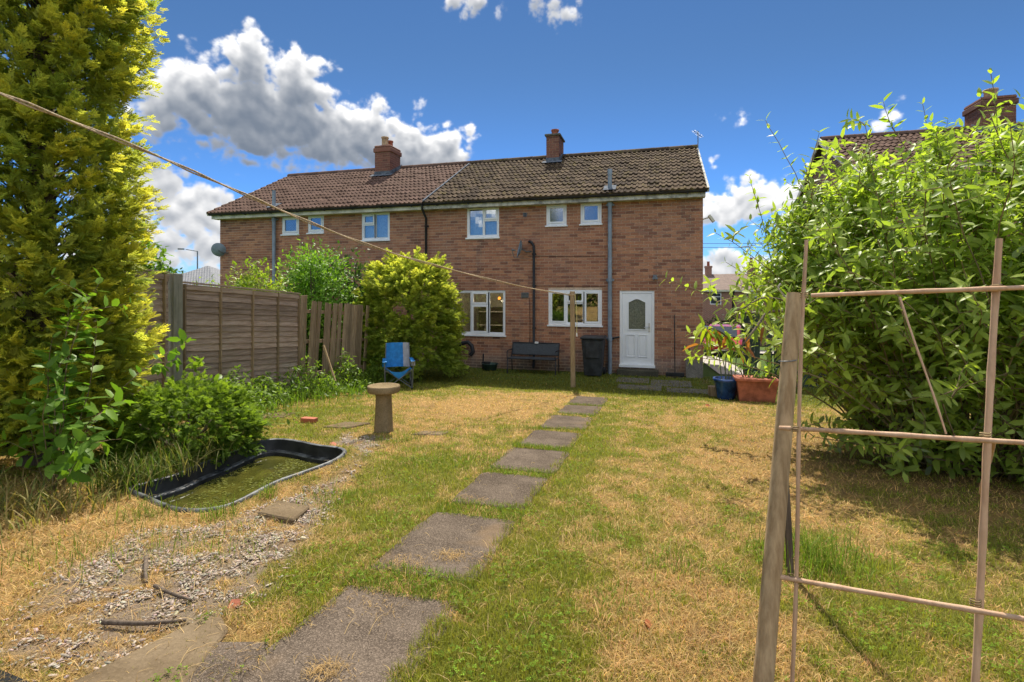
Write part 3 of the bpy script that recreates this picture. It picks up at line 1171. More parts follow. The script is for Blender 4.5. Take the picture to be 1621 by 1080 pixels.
def eaves(h, x0, x1, mat, seed):
    MB().box(x0, x1, EAVE_Y + .055, EAVE_Y + .075, EAVE_Z - .19, EAVE_Z - .035).build('fascia', mat, h)
    MB().box(x0, x1, EAVE_Y + .076, WY + .009, EAVE_Z - .185, EAVE_Z - .17).build('soffit', mat, h)
    gt = MB()
    prof = [(-.055 * math.cos(a), -.055 * math.sin(a)) for a in np.linspace(0, math.pi, 9)]
    vs = [(x0 - .03, EAVE_Y - .005 + a, EAVE_Z - .035 + b) for a, b in prof] + [(x1 + .03, EAVE_Y - .005 + a, EAVE_Z - .035 + b) for a, b in prof]
    gt.add(vs, [(i, i + 1, i + 10, i + 9) for i in range(8)], True)
    g_ = gt.build('gutter', M['black'], h)
    k = x0 + .4
    while k < x1:
        MB().box(k, k + .03, EAVE_Y - .065, EAVE_Y + .054, EAVE_Z - .10, EAVE_Z - .085).build('gutter_bracket', M['black'], g_)
        k += 1.0
    # dark joint line under the tiles
    return g_


eaves(hr, XP, 1.14, M['fascia_w'], 1)
eaves(hl, -14.52, XP - .004, M['fascia'], 2)


def chimney(h, xa, xb, ya, yb, zt, mat, pots, cap):
    c = MB()
    c.box(xa + .01, xb - .01, ya + .01, yb - .01, 6.1, zt - .02)
    ch = c.build('chimney', M['mortar'], h)
    z = 6.12
    j = 0
    bx = MB().box(-.107, .107, -.05, .05, .005, .078).mesh('brick', mat)
    rest = MB()
    while z < zt - .05:
        n = max(2, round((xb - xa) / .22))
        L = (xb - xa) / n
        for k in range(n + (j % 2)):
            s = xa + (k - .5 * (j % 2)) * L
            e = min(s + L, xb)
            s = max(s, xa)
            if e - s > .02:
                o = place('brick', bx, ch, ((s + e) / 2, ya + .05, z), (0, 0, 0), ((e - s - .01) / .214, 1, 1))
                o2 = rest.box(s + .005, e - .005, yb - .05, yb, z + .005, z + .078)
        m_ = max(2, round((yb - ya) / .22))
        L = (yb - ya) / m_
        for k in range(m_):
            s, e = ya + k * L, ya + (k + 1) * L
            place('brick', bx, ch, (xb - .05, (s + e) / 2, z), (0, 0, math.pi / 2), ((e - s - .01) / .214, 1, 1))
            rest.box(xa, xa + .05, s + .005, e - .005, z + .005, z + .078)
        z += COURSE
        j += 1
    tag(rest.build('brickwork', mat, ch), kind='stuff')
    if cap == 'slab':
        MB().box(xa - .05, xb + .05, ya - .05, yb + .05, zt - .055, zt + .01).build('coping', M['patio'], ch, .01)
    else:
        MB().box(xa - .045, xb + .045, ya - .045, yb + .045, zt - .24, zt - .075).build('corbel', M['brick_ch'], ch, .02)
        MB().box(xa - .02, xb + .02, ya - .02, yb + .02, zt - .0745, zt + .02).build('flaunching', M['brick_ch'], ch, .03)
    for (px, py, r, hh, mt) in pots:
        p_ = MB()
        z0 = zt
        p_.lathe((px, py, z0), [(r * 1.08, 0), (r * 1.05, .05), (r, .07), (r * .93, hh - .06), (r * 1.1, hh - .05), (r * 1.12, hh), (r * .85, hh), (r * .8, hh - .1), (0.001, hh - .1)], 20)
        p_.build('chimney_pot', mt, ch)
    # lead flashing at the foot
    f = MB()
    zf = EAVE_Z + (ya - EAVE_Y) * math.tan(PITCH)
    f.box(xa - .012, xb + .012, ya - .014, ya - .001, zf - .03, zf + .19)
    for xx in (xa - .013, xb + .001):
        f.add([(xx, ya - .012, zf), (xx, RIDGE_Y, RIDGE_Z + .0), (xx, RIDGE_Y, RIDGE_Z + .16), (xx, ya - .012, zf + .19),
               (xx + .012, ya - .012, zf), (xx + .012, RIDGE_Y, RIDGE_Z), (xx + .012, RIDGE_Y, RIDGE_Z + .16), (xx + .012, ya - .012, zf + .19)],
              [(0, 1, 2, 3), (7, 6, 5, 4), (0, 4, 5, 1), (3, 2, 6, 7)])
    sl = math.tan(PITCH)
    f.add([(xa - .12, ya - .18, zf - .18 * sl + .085), (xb + .12, ya - .18, zf - .18 * sl + .085), (xb + .12, ya + .02, zf + .02 * sl + .09), (xa - .12, ya + .02, zf + .02 * sl + .09)], [(0, 1, 2, 3)])
    f.build('flashing', M['lead'], ch)
    return ch


chimney(hr, RC[0], RC[1], 17.56, 18.45, 7.60, M['brick_ch'], [(-3.50, 18.0, .125, .27, M['redpot'])], 'slab')
chimney(hl, LC[0], LC[1], 17.32, 18.12, 7.62, M['brick_ch'], [(-9.86, 17.56, .125, .38, M['buff']), (-9.82, 17.88, .105, .32, M['redpot'])], 'corbel')

G1, G2 = M['glass'], M['frost']
window(hr, *RW['w1'], [(0, .52, 0, 1, False), (.52, 1, 0, .56, False), (.52, 1, .56, 1, True)], G1)
window(hr, *RW['w2'], [(0, 1, 0, 1, True)], G2)
window(hr, *RW['w3'], [(0, 1, 0, 1, True)], G2)
window(hr, *RW['w4'], [(0, .37, 0, 1, False), (.37, .69, 0, .68, True), (.37, .69, .68, 1, True), (.69, 1, 0, 1, False)], G1)
window(hr, *RW['w5'], [(0, .34, 0, 1, True), (.34, .67, 0, .63, False), (.34, .67, .63, 1, True), (.67, 1, 0, 1, True)], G1)
window(hl, *LW['w1'], [(0, .47, 0, .58, False), (.47, 1, 0, 1, False), (0, .47, .58, 1, True)], G1)
window(hl, *LW['w2'], [(0, 1, 0, 1, True)], G2)
window(hl, *LW['w3'], [(0, 1, 0, 1, True)], G2)
M['net'] = simple('net_curtain', (.72, .74, .76), .9, .08, 12)
for hh_, q_ in ((hr, RW['w1']), (hl, LW['w1'])):
    cu_ = MB()
    vs_ = []
    for i_ in range(41):
        x_ = q_[0] + .02 + (q_[1] - q_[0] - .04) * i_ / 40
        y_ = WY + .17 + .015 * math.sin(i_ * 1.9)
        vs_ += [(x_, y_, q_[2] + .02), (x_, y_, q_[3] - .02)]
    cu_.add(vs_, [(2 * i_, 2 * i_ + 2, 2 * i_ + 3, 2 * i_ + 1) for i_ in range(40)], True)
    cu_.build('net_curtain', M['net'], hh_)
for k in ('w1', 'w2', 'w3', 'w4', 'w5'):
    room(hr, *RW[k])
for k in ('w1', 'w2', 'w3'):
    room(hl, *LW[k])


def back_door(h, x0, x1, z0, z1):
    y = WY + .02
    f = MB()
    f.box(x0, x0 + .065, y, y + .07, z0, z1).box(x1 - .065, x1, y, y + .07, z0, z1).box(x0 + .065, x1 - .065, y, y + .07, z1 - .065, z1)
    d = f.build('door', M['upvc'], h, .006)
    MB().box(x0 - .02, x1 + .02, y - .06, y + .07, z0 - .03, z0 + .045).build('threshold', M['upvc'], d, .004)
    a, b, c, e = x0 + .068, x1 - .068, z0 + .048, z1 - .068
    yl = y + .012
    # leaf built around the glazed opening, with an arched top
    ga, gb, gc, ge = a + .17, b - .17, z0 + 1.00, e - .24
    lf = MB()
    lf.box(a, ga, yl, yl + .05, c, e).box(gb, b, yl, yl + .05, c, e).box(ga, gb, yl, yl + .05, c, gc)
    arc = [(ga + (gb - ga) * t, ge + .075 * math.sin(math.pi * t) ** 1.5 + .012 * math.sin(math.pi * t)) for t in np.linspace(0, 1, 13)]
    lf.prism([(gb, e), (ga, e)] + arc, yl, yl + .05)
    leaf = lf.build('leaf', M['upvc'], d)
    MB().prism([(ga, gc), (gb, gc)] + arc[::-1], yl + .02, yl + .03).build('pane', M['doorglass'], d)
    trim = MB()
    t = .028
    trim.box(ga - t, ga, yl - .014, yl, gc - t, ge).box(gb, gb + t, yl - .014, yl, gc - t, ge).box(ga, gb, yl - .014, yl, gc - t, gc)
    for p, q in zip(arc[:-1], arc[1:]):
        trim.bar((p[0], yl - .007, p[1] + t / 2), (q[0], yl - .007, q[1] + t / 2), .014, t, (0, 0, 1))
    trim.build('glazing_trim', M['upvc'], d)
    for k in (0, 1):                      # two raised lower panels
        pa = a + .10 + k * ((b - a - .2) / 2 + .02)
        pb = pa + (b - a - .2) / 2 - .04
        pc, pe = c + .20, gc - .14
        fr = MB()
        for (q0, q1, q2, q3) in ((pa, pa + .025, pc, pe), (pb - .025, pb, pc, pe), (pa + .025, pb - .025, pe - .025, pe), (pa + .025, pb - .025, pc, pc + .025)):
            fr.box(q0, q1, yl - .018, yl - .0005, q2, q3)
        fr.build('panel_moulding', M['upvc'], leaf, .004)
        MB().box(pa + .055, pb - .055, yl - .010, yl - .0005, pc + .055, pe - .055).build('panel', M['upvc'], leaf, .006)
    hd = MB().box(b - .085, b - .05, yl - .012, yl - .0005, z0 + .93, z0 + 1.17)
    hd.tube([(b - .068, yl - .012, z0 + 1.06), (b - .068, yl - .05, z0 + 1.06), (b - .20, yl - .055, z0 + 1.06)], .010, 8)
    hd.build('handle', M['steel'], d)
    return d


M['step'] = concrete_mat('shade_dark_step', (.05, .047, .036), (.085, .08, .06), .2)  # step colour darkened to stand in for the shadow over it
M['doorglass'] = simple('obscure_glass', (.14, .15, .105), .25, .25, 30, .4, 120, spec=.6)
back_door(hr, *RW['door'])
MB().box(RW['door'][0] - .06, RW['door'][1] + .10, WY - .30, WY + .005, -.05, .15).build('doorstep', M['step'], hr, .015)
MB().box(RW['door'][0] - .3, RW['door'][1] + .3, WY + .26, WY + .30, 0, 2.5).build('hall_backing', M['roomdark'], hr)


# pipes
def soil_pipe(h, x, z0, z1, y, mat, zc):
    p_ = MB().tube([(x, y, z0), (x, y, z1)], .055, 14)
    sp_ = p_.build('soil_pipe', mat, h)
    for z in zc:
        MB().tube([(x, y, z - .05), (x, y, z + .05)], .07, 14).build('pipe_collar', mat, sp_)
        MB().box(x - .11, x + .11, y + .035, y + .095, z - .02, z + .02).build('pipe_bracket', mat, sp_)
    return sp_


sp1 = soil_pipe(hr, -1.295, -.05, 5.52, WY - .10, M['greyp'], (.95, 2.55, 4.60))
MB().tube([(-1.295, WY - .10, 5.40), (-1.295, WY - .10, 5.56)], .062, 14).build('vent_cowl', M['greyp'], sp1)
slf = math.tan(PITCH)
fl = MB()
fl.add([(-1.46, 14.26, EAVE_Z + .06 * slf + .085), (-1.13, 14.26, EAVE_Z + .06 * slf + .085), (-1.13, 14.62, EAVE_Z + .42 * slf + .085), (-1.46, 14.62, EAVE_Z + .42 * slf + .085)], [(0, 1, 2, 3)])
fl.build('pipe_flashing', M['lead'], sp1)
MB().tube([(-1.295, WY - .10, .95), (-1.18, WY - .10, .98), (-1.05, WY - .04, 1.0)], .025, 8).build('waste_pipe', M['black'], sp1)
sp2 = soil_pipe(hl, -12.17, 0, 5.55, WY - .10, M['greyp'], (2.6, 4.60))
fl = MB()
fl.add([(-12.34, 14.26, EAVE_Z + .06 * slf + .085), (-12.0, 14.26, EAVE_Z + .06 * slf + .085), (-12.0, 14.62, EAVE_Z + .42 * slf + .085), (-12.34, 14.62, EAVE_Z + .42 * slf + .085)], [(0, 1, 2, 3)])
fl.build('pipe_flashing', M['lead'], sp2)
dp = MB().tube([(-3.58, WY + .02, 3.66), (-3.55, WY - .06, 3.66), (-3.48, WY - .07, 3.62), (-3.43, WY - .07, 3.52), (-3.424, WY - .07, 3.40), (-3.424, WY - .07, .18), (-3.424, WY - .14, .08)], .036, 10).build('waste_pipe', M['black'], hr)
for z in (1.2, 2.4, 3.3):
    MB().box(-3.48, -3.37, WY - .05, WY - .001, z - .02, z + .02).build('pipe_bracket', M['black'], dp)
dp = MB().tube([(-6.75, EAVE_Y, EAVE_Z - .08), (-6.75, EAVE_Y, EAVE_Z - .18), (-6.75, WY - .07, EAVE_Z - .42), (-6.75, WY - .07, .1)], .036, 10).build('downpipe', M['black'], hl)
for z in (1.5, 3.0, 4.2):
    MB().box(-6.81, -6.69, WY - .05, WY - .001, z - .02, z + .02).build('pipe_bracket', M['black'], dp)
# air bricks, vent, cables
for (x, z, w_, h_) in ((-3.70, 2.13, .22, .16), (-3.70, 4.43, .11, .11)):
    v_ = MB().box(x - w_ / 2, x + w_ / 2, WY - .012, WY + .006, z - h_ / 2, z + h_ / 2).build('air_vent', M['galv'], hr)
    for k in range(4):
        zz = z - h_ / 2 + h_ * (k + .5) / 4
        MB().box(x - w_ / 2 + .012, x + w_ / 2 - .012, WY - .022, WY - .0125, zz - .008, zz + .008).build('louvre', M['black'], v_)
MB().tube([(-3.60, WY - .01, 3.25), (-2.6, WY - .012, 3.22), (-1.42, WY - .012, 3.21)], .006, 5).build('cable', M['black'], hr)
MB().tube([(-3.40, WY - .01, 2.40), (-2.6, WY - .012, 2.39), (-1.42, WY - .012, 2.38)], .006, 5).build('cable', M['black'], hr)
MB().tube([(-3.56, WY - .01, 2.05), (-3.55, WY - .012, 1.2), (-3.57, WY - .012, .2)], .007, 5).build('cable', M['black'], hr)
wl_ = MB().box(-.16, -.06, WY - .03, WY - .001, 2.56, 2.68).build('wall_light', M['galv'], hr)
MB().box(-.18, -.04, WY - .13, WY - .031, 2.56, 2.61).build('lamp_head', M['galv'], wl_)
fl_ = MB().tube([(1.11, WY + .3, 4.16), (1.28, WY + .22, 4.20)], .02, 8).build('flood_light', M['white'], hr)
MB().obox((1.32, WY + .2, 4.16), (.07, .16, .22), Matrix.Rotation(R(-35), 3, 'Y')).build('lamp_head', M['fascia'], fl_, .01)


def dish(h, c, aim, r, mat, arm_to):
    """satellite dish: bowl, feed arm with head, wall bracket"""
    aim = Vector(aim).normalized()
    x = aim.cross(Vector((0, 0, 1))).normalized()
    z = x.cross(aim)
    Mx = Matrix((x, aim, z)).transposed()
    b = MB()
    vs, fs = [], []
    rings = 6
    N_ = 28
    for side in (0, 1):
        base = len(vs)
        for i in range(rings + 1):
            rr = r * i / rings
            for k in range(N_):
                a = 2 * math.pi * k / N_
                vs.append(Vector(c) + Mx @ Vector((rr * math.cos(a) * .92, .28 * rr * rr / r - side * .012, rr * math.sin(a))))
        for i in range(rings):
            for k in range(N_):
                q = (base + i * N_ + k, base + i * N_ + (k + 1) % N_, base + (i + 1) * N_ + (k + 1) % N_, base + (i + 1) * N_ + k)
                fs.append(q if side else q[::-1])
    b.add(vs, fs, True)
    d = b.build('satellite_dish', mat, h)
    foot = Vector(c) + Mx @ Vector((0, .0, -r))
    head = Vector(c) + Mx @ Vector((0, r * 1.05, -r * .35))
    MB().tube([foot, foot + Mx @ Vector((0, r * .6, -.03)), head], .012, 6).build('feed_arm', M['galv'], d)
    MB().tube([head, head - aim * .10], [.035, .022], 10).build('feed_horn', M['galv'], d)
    MB().tube([Vector(c) - aim * .01, (Vector(c) + Vector(arm_to)) / 2 + Vector((0, 0, -.05)), arm_to], .02, 8).build('bracket', M['galv'], d)
    return d


dish(hr, (-3.74, WY - .26, 3.44), (-.93, -.36, .22), .25, M['greyp'], (-3.52, WY - .001, 3.38))
dish(hl, (-14.24, WY - .28, 3.62), (-.55, .75, .42), .24, M['greyp'], (-14.1, WY - .001, 3.55))
# television aerial on the right gable
ae = MB().tube([(1.16, RIDGE_Y - .9, 6.2), (1.16, RIDGE_Y - .9, 7.25)], .016, 6).build('television_aerial', M['galv'], hr)
MB().tube([(1.02, RIDGE_Y - 1.25, 7.16), (1.30, RIDGE_Y - .5, 7.16)], .009, 5).build('boom', M['galv'], ae)
for k in range(7):
    t = k / 6
    cx_, cy_ = 1.02 + .28 * t, RIDGE_Y - 1.25 + .75 * t
    MB().tube([(cx_ - .07, cy_ + .03, 7.16), (cx_ + .07, cy_ - .03, 7.16)], .004, 4).build('element', M['galv'], ae)

# things seen through the downstairs window
lampt = thing('pendant_lamp', (-4.70, WY + .75, 2.05), 'small glowing orange lamp seen through the downstairs window', 'lamp')
MB().lathe((-4.70, WY + .75, 2.03), [(.001, -.045), (.035, -.035), (.048, 0), (.036, .035), (.014, .05)], 14).build('lamp_shade', emit_mat('lamp_glow', (1.0, .30, .04), 1.2), lampt)
MB().tube([(-4.70, WY + .75, 2.10), (-4.70, WY + .75, 2.515)], .006, 5).build('cord', M['black'], lampt)
lb_ = bpy.data.lights.new('lamp_bulb', 'POINT')
lb_.energy = 9
lb_.color = (1.0, .72, .45)
lb_.shadow_soft_size = .05
lbo = bpy.data.objects.new('lamp_bulb', lb_)
COL.objects.link(lbo)
lbo.parent = lampt
lbo.location = (0, .3, -.12)
vt = MB().lathe((-4.98, WY + .34, .99), [(.001, 0), (.08, 0), (.075, .1), (.04, .2), (.03, .26), (.05, .28)], 16).build('vase', M['white'], None)
tag(vt, 'small white vase standing inside the downstairs window', 'vase')
cb = thing('cupboard', (-4.9, WY + 2.3, .1), 'dark cupboard with shelves against the wall inside the downstairs room', 'cupboard')
MB().box(-5.9, -4.1, WY + 2.25, WY + 2.75, .1, 1.7).build('carcass', M['roomdark'], cb)
for z in (.6, 1.1, 1.55):
    MB().box(-5.85, -4.15, WY + 2.10, WY + 2.245, z, z + .03).build('shelf', M['room'], cb)
sh = MB().box(-5.95, -4.29, WY + .10, WY + .45, .955, .985).build('window_board', M['white'], hr)

# ------------------------------------------------------------------ other buildings
def far_house(x0, x1, y0, depth, zg, eave, ridge, label, wins, gable_wall, roof_m, wall_m, chims=(), hip=0.0, group=None):
    h = thing('house', ((x0 + x1) / 2, y0, zg), label, 'house', group)
    w = MB()
    yr, yb = y0 + depth / 2, y0 + depth
    holes = [q[:4] for q in wins]
    wall_grid(w, x0, x1, zg - .5, eave, y0, holes, .12)
    for x in (x0, x1):
        pts = [(x, y0, zg - .5), (x, yb, zg - .5), (x, yb, eave), (x, yr, ridge - .1), (x, y0, eave)] if not hip else [(x, y0, zg - .5), (x, yb, zg - .5), (x, yb, eave), (x, y0, eave)]
        w.add(pts, [tuple(range(len(pts)))])
    w.add([(x0, yb, zg - .5), (x1, yb, zg - .5), (x1, yb, eave), (x0, yb, eave)], [(3, 2, 1, 0)])
    w.build('wall', wall_m, h)
    r = MB()
    o = .3
    a, b = x0 - .15, x1 + .15
    r.add([(a, y0 - o, eave), (b, y0 - o, eave), (b - hip, yr, ridge), (a + hip, yr, ridge), (a, yb + o, eave), (b, yb + o, eave),
           (a, y0 - o, eave - .12), (b, y0 - o, eave - .12), (a, yb + o, eave - .12), (b, yb + o, eave - .12)],
          [(0, 1, 2, 3), (3, 2, 5, 4), (1, 5, 2), (4, 0, 3), (6, 7, 1, 0), (8, 4, 5, 9), (7, 9, 5, 1), (6, 0, 4, 8), (6, 8, 9, 7)])
    rf = r.build('roof', roof_m, h)
    MB().box(a, b, y0 - o - .02, y0 - o - .001, eave - .16, eave - .01).build('fascia', M['fascia'], h)
    for q in wins:
        fx0, fx1, fz0, fz1 = q[:4]
        f = MB()
        t = .07
        yy = y0 + .03
        f.box(fx0, fx0 + t, yy, yy + .07, fz0, fz1).box(fx1 - t, fx1, yy, yy + .07, fz0, fz1)
        f.box(fx0 + t, fx1 - t, yy, yy + .07, fz1 - t, fz1).box(fx0 + t, fx1 - t, yy, yy + .07, fz0, fz0 + t)
        f.box(fx0 + t, fx1 - t, yy, yy + .07, fz0 + (fz1 - fz0) * .62, fz0 + (fz1 - fz0) * .62 + t)
        wo_ = f.build('window', M['upvc'], h)
        MB().box(fx0 + t, fx1 - t, yy + .03, yy + .04, fz0 + t, fz1 - t).build('pane', M['farglass'], wo_)
    for (cx_, cy_, cw, cz) in chims:
        c_ = MB().box(cx_ - cw / 2, cx_ + cw / 2, cy_ - .35, cy_ + .35, ridge - .7, cz).build('chimney', M['brick_far'], h)
        MB().box(cx_ - cw / 2 - .05, cx_ + cw / 2 + .05, cy_ - .4, cy_ + .4, cz - .16, cz - .002).build('corbel', M['brick_far'], c_)
        MB().lathe((cx_, cy_, cz), [(.13, 0), (.11, .35), (.13, .37), (.13, .42), (.08, .42)], 12).build('chimney_pot', M['redpot'], c_)
    return h


def course_mat(name, c1, c2, mort, bl, ch):
    """far brick wall: courses too small to pick apart"""
    m, n, out = new_mat(name)
    p = objpos(n)
    sp_ = n.n('ShaderNodeSeparateXYZ', {0: p})
    v = n.n('ShaderNodeCombineXYZ', {0: n.m('ADD', sp_.outputs[0], sp_.outputs[1]), 1: sp_.outputs[2]})
    b = n.n('ShaderNodeTexBrick', {'Vector': v, 'Color1': (*c1, 1), 'Color2': (*c2, 1), 'Mortar': (*mort, 1), 'Scale': 1.0, 'Mortar Size': .012, 'Brick Width': bl, 'Row Height': ch, 'Bias': -.2})
    bs = n.n('ShaderNodeBsdfPrincipled', {'Base Color': b.outputs[0], 'Roughness': .9})
    n.put(out.inputs[0], bs)
    return m


def pantile_mat(name, c1, c2):
    m, n, out = new_mat(name)
    p = objpos(n)
    sp_ = n.n('ShaderNodeSeparateXYZ', {0: p})
    row = n.m('FRACT', n.m('MULTIPLY', sp_.outputs[2], 6.2))
    col_ = n.m('FRACT', n.m('MULTIPLY', n.m('ADD', sp_.outputs[0], sp_.outputs[1]), 4.0))
    hgt = n.m('ADD', n.ss(row, 0, 1, 1, 0, 'LINEAR'), n.m('MULTIPLY', n.m('SINE', n.m('MULTIPLY', col_, 6.283)), .25))
    c = n.mix(n.ss(n.noise(p, 3, 5, .7), .3, .7), c1, c2)
    bs = n.n('ShaderNodeBsdfPrincipled', {'Base Color': c, 'Roughness': .85})
    n.put(bs.inputs['Normal'], n.n('ShaderNodeBump', {'Strength': 1.0, 'Distance': .05, 'Height': hgt}))
    n.put(out.inputs[0], bs)
    return m


M['brick_far'] = course_mat('far_brick', (.30, .12, .075), (.22, .085, .06), (.36, .28, .22), .238, .083)
M['farglass'] = simple('far_window_glass', (.05, .06, .075), .08, .1, spec=.6)
M['pan_far'] = pantile_mat('far_roof', (.14, .095, .075), (.20, .14, .11))
M['pan_grey'] = pantile_mat('far_grey_roof', (.16, .165, .18), (.22, .225, .24))
M['render_w'] = simple('pale_render', (.55, .50, .46), .9, .1)

# neighbour to the right, behind the big shrub
h3 = thing('house', (9.5, WY + .4, 0), 'brick house on the right, half hidden behind the big leafy shrub', 'house')
X3, X3b = 5.0, 16.0
w3 = MB()
w3.add([(X3, WY + .4, -.3), (X3, 22.0, -.3), (X3, 22.0, 4.92), (X3, RIDGE_Y + .3, RIDGE_Z - .14), (X3, WY + .4, 4.95)], [(0, 1, 2, 3, 4)])
w3.add([(X3, WY + .4, -.3), (X3b, WY + .4, -.3), (X3b, WY + .4, 4.95), (X3, WY + .4, 4.95)], [(0, 1, 2, 3)])
w3.build('wall', M['brick_far'], h3)
OLD = (EAVE_Y, EAVE_Z, RIDGE_Y, RIDGE_Z)
EAVE_Y, EAVE_Z, RIDGE_Y, RIDGE_Z = EAVE_Y + .3, EAVE_Z + .05, RIDGE_Y + .3, RIDGE_Z + .05
rf3 = roof(h3, X3 - .12, X3b, M['tile_l'], 36, 300, top_first=True)
MB().bar((X3 - .16, EAVE_Y - .02, EAVE_Z - .04), (X3 - .16, RIDGE_Y, RIDGE_Z - .02), .04, .17).build('bargeboard', M['fascia_w'], rf3)
MB().bar((X3 - .16, RIDGE_Y, RIDGE_Z - .02), (X3 - .16, 2 * RIDGE_Y - EAVE_Y, EAVE_Z - .04), .04, .17).build('bargeboard', M['fascia_w'], rf3)
chimney(h3, 8.85, 9.65, 18.0, 18.9, 7.75, M['brick_ch'], [(9.25, 18.4, .16, .34, M['buff'])], 'corbel')
EAVE_Y, EAVE_Z, RIDGE_Y, RIDGE_Z = OLD

# terrace across the street
zt = float(G0(48))
far_house(-2, 5.9, 47.5, 8, zt, 2.40, 3.85, 'low brick house across the street with a white window beside the wall corner', [(4.15, 5.05, 1.15, 2.15), (1.5, 2.6, 1.15, 2.15), (-1.0, .2, 1.15, 2.15)], None, M['pan_far'], M['brick_far'], [(4.35, 51.5, .55, 4.6)])
far_house(6.0, 18, 47.5, 8, zt, 2.40, 3.87, 'low brick house across the street with a small ridge chimney', [(6.95, 8.2, 1.15, 2.15), (10.5, 11.8, 1.15, 2.15)], None, M['pan_far'], M['brick_far'], [(8.0, 51.5, .6, 4.9)])
far_house(-38.2, -29.7, 30.0, 6.0, float(G0(32)), 2.2, 4.25, 'distant house with a grey pyramid roof beyond the fence', [], None, M['pan_grey'], M['render_w'], [], hip=4.3)
MB_ = MB()
dpipe = MB_.tube([(6.0, 47.44, 2.3), (6.0, 47.44, zt)], .06, 8).build('downpipe', M['black'], None)
tag(dpipe, 'black downpipe between the two low houses across the street', 'pipe')

# street lamp and overhead wires
sl = thing('street_lamp', (-40.7, 38.4, float(G0(38.4))), 'tall thin street lamp behind the distant grey roof', 'street lamp')
MB().tube([(-40.7, 38.4, float(G0(38.4))), (-40.7, 38.4, 2), (-40.7, 38.4, 5.95)], [.09, .07, .05], 8).build('column', M['galv'], sl)
MB().tube([(-40.7, 38.4, 5.93), (-41.4, 37.8, 6.08)], .04, 6).build('arm', M['galv'], sl)
MB().obox((-41.7, 37.6, 6.1), (.5, .22, .12), Matrix.Rotation(R(38), 3, 'Z')).build('lantern', M['galv'], sl)
for k, (za, zb) in enumerate(((6.5, 6.6), (6.15, 6.35))):
    pts = [(-3 + 30 * t, 46 + 2 * t, za + (zb - za) * t - 1.1 * 4 * t * (1 - t) * .35) for t in np.linspace(0, 1, 12)]
    tag(MB().tube(pts, .018, 4).build('overhead_wire', M['black'], None), ('upper' if k == 0 else 'lower') + ' overhead wire crossing the sky between the houses', 'wire', 'overhead wires')


# cars in the street seen through the gap
def car(x, y, rz, paint, label):
    z = float(G0(y)) + .01
    c = thing('parked_car', (x, y, z), label, 'car', 'cars parked in the street')
    c.rotation_euler = (0, 0, rz)
    body = [(-2.0, .28), (-2.05, .55), (-1.98, .78), (-1.7, .88), (-1.15, .93), (.85, .96), (1.55, .86), (1.98, .70), (2.05, .45), (2.0, .27), (1.72, .25), (1.62, .45), (1.35, .58), (1.08, .45), (.98, .23), (-.98, .23), (-1.08, .45), (-1.35, .58), (-1.62, .45), (-1.72, .25)]
    cab = [(-1.75, .86), (-1.35, 1.36), (-.5, 1.47), (.25, 1.42), (1.05, .93), (-.2, .95)]

    def prof(poly, w0, w1, name, mat, par, bev):
        mb = MB().prism(poly, w0, w1)
        o = link(name, mb.mesh(name, mat), par)
        if bev:
            bm = bmesh.new()
            bm.from_mesh(o.data)
            bmesh.ops.recalc_face_normals(bm, faces=bm.faces)
            bmesh.ops.bevel(bm, geom=[e for e in bm.edges if e.calc_face_angle(0) > .9], offset=bev, segments=2, affect='EDGES', clamp_overlap=True)
            bm.to_mesh(o.data)
            bm.free()
        return o
    bo = prof(body, -.84, .84, 'body', paint, c, .05)
    prof(cab, -.72, .72, 'cabin', paint, c, .04)
    gls = [(-1.5, .93), (-1.25, 1.30), (-.5, 1.39), (.2, 1.35), (.85, .95)]
    for s in (-1, 1):
        prof(gls, s * .725 - .004, s * .725 + .004, 'side_window', M['farglass'], c, 0)
        for xw in (-1.35, 1.35):
            t = MB().tube([(xw, s * .62, .31), (xw, s * .86, .31)], .31, 20)
            tw = link('wheel', t.mesh('wheel', M['black']), c)
            link('rim', MB().tube([(xw, s * .861, .31), (xw, s * .872, .31)], .19, 16).mesh('rim', M['steel']), tw)
        link('headlight', MB().obox((1.96, s * .62, .64), (.12, .3, .14)).mesh('headlight', M['steel']), c)
        link('tail_light', MB().obox((-2.0, s * .64, .68), (.08, .26, .16)).mesh('tail_light', M['redglass']), c)
    ws = MB()
    ws.add([(1.03, -.62, .97), (1.03, .62, .97), (.29, .56, 1.40), (.29, -.56, 1.40)], [(0, 1, 2, 3)])
    for v in range(4):
        ws.v[v] = (ws.v[v][0] + .02, ws.v[v][1], ws.v[v][2] + .02)
    link('windscreen', ws.mesh('windscreen', M['farglass']), c)
    link('number_plate', MB().obox((2.06, 0, .42), (.02, .5, .11)).mesh('number_plate', M['white']), c)
    link('bumper', MB().obox((2.03, 0, .36), (.1, 1.5, .14)).mesh('bumper', M['black']), c)
    return c


M['redpaint'] = simple('red_car_paint', (.36, .012, .02), .18, .02, spec=.6)
M['bluepaint'] = simple('blue_car_paint', (.04, .13, .42), .18, .02, spec=.6)
M['redglass'] = simple('red_lamp', (.45, .02, .02), .2)
car(3.05, 27.4, R(-100), M['redpaint'], 'red car parked between the houses beyond the garden')
car(1.75, 33.0, R(178), M['bluepaint'], 'blue car in the street just past the house corner')


# ------------------------------------------------------------------ fence on the left
FX = XP
fence = thing('lap_fence', (FX, 7.3, gz(FX, 7.3)), 'large weathered overlap fence panel with vertical battens', 'fence', 'garden fence')


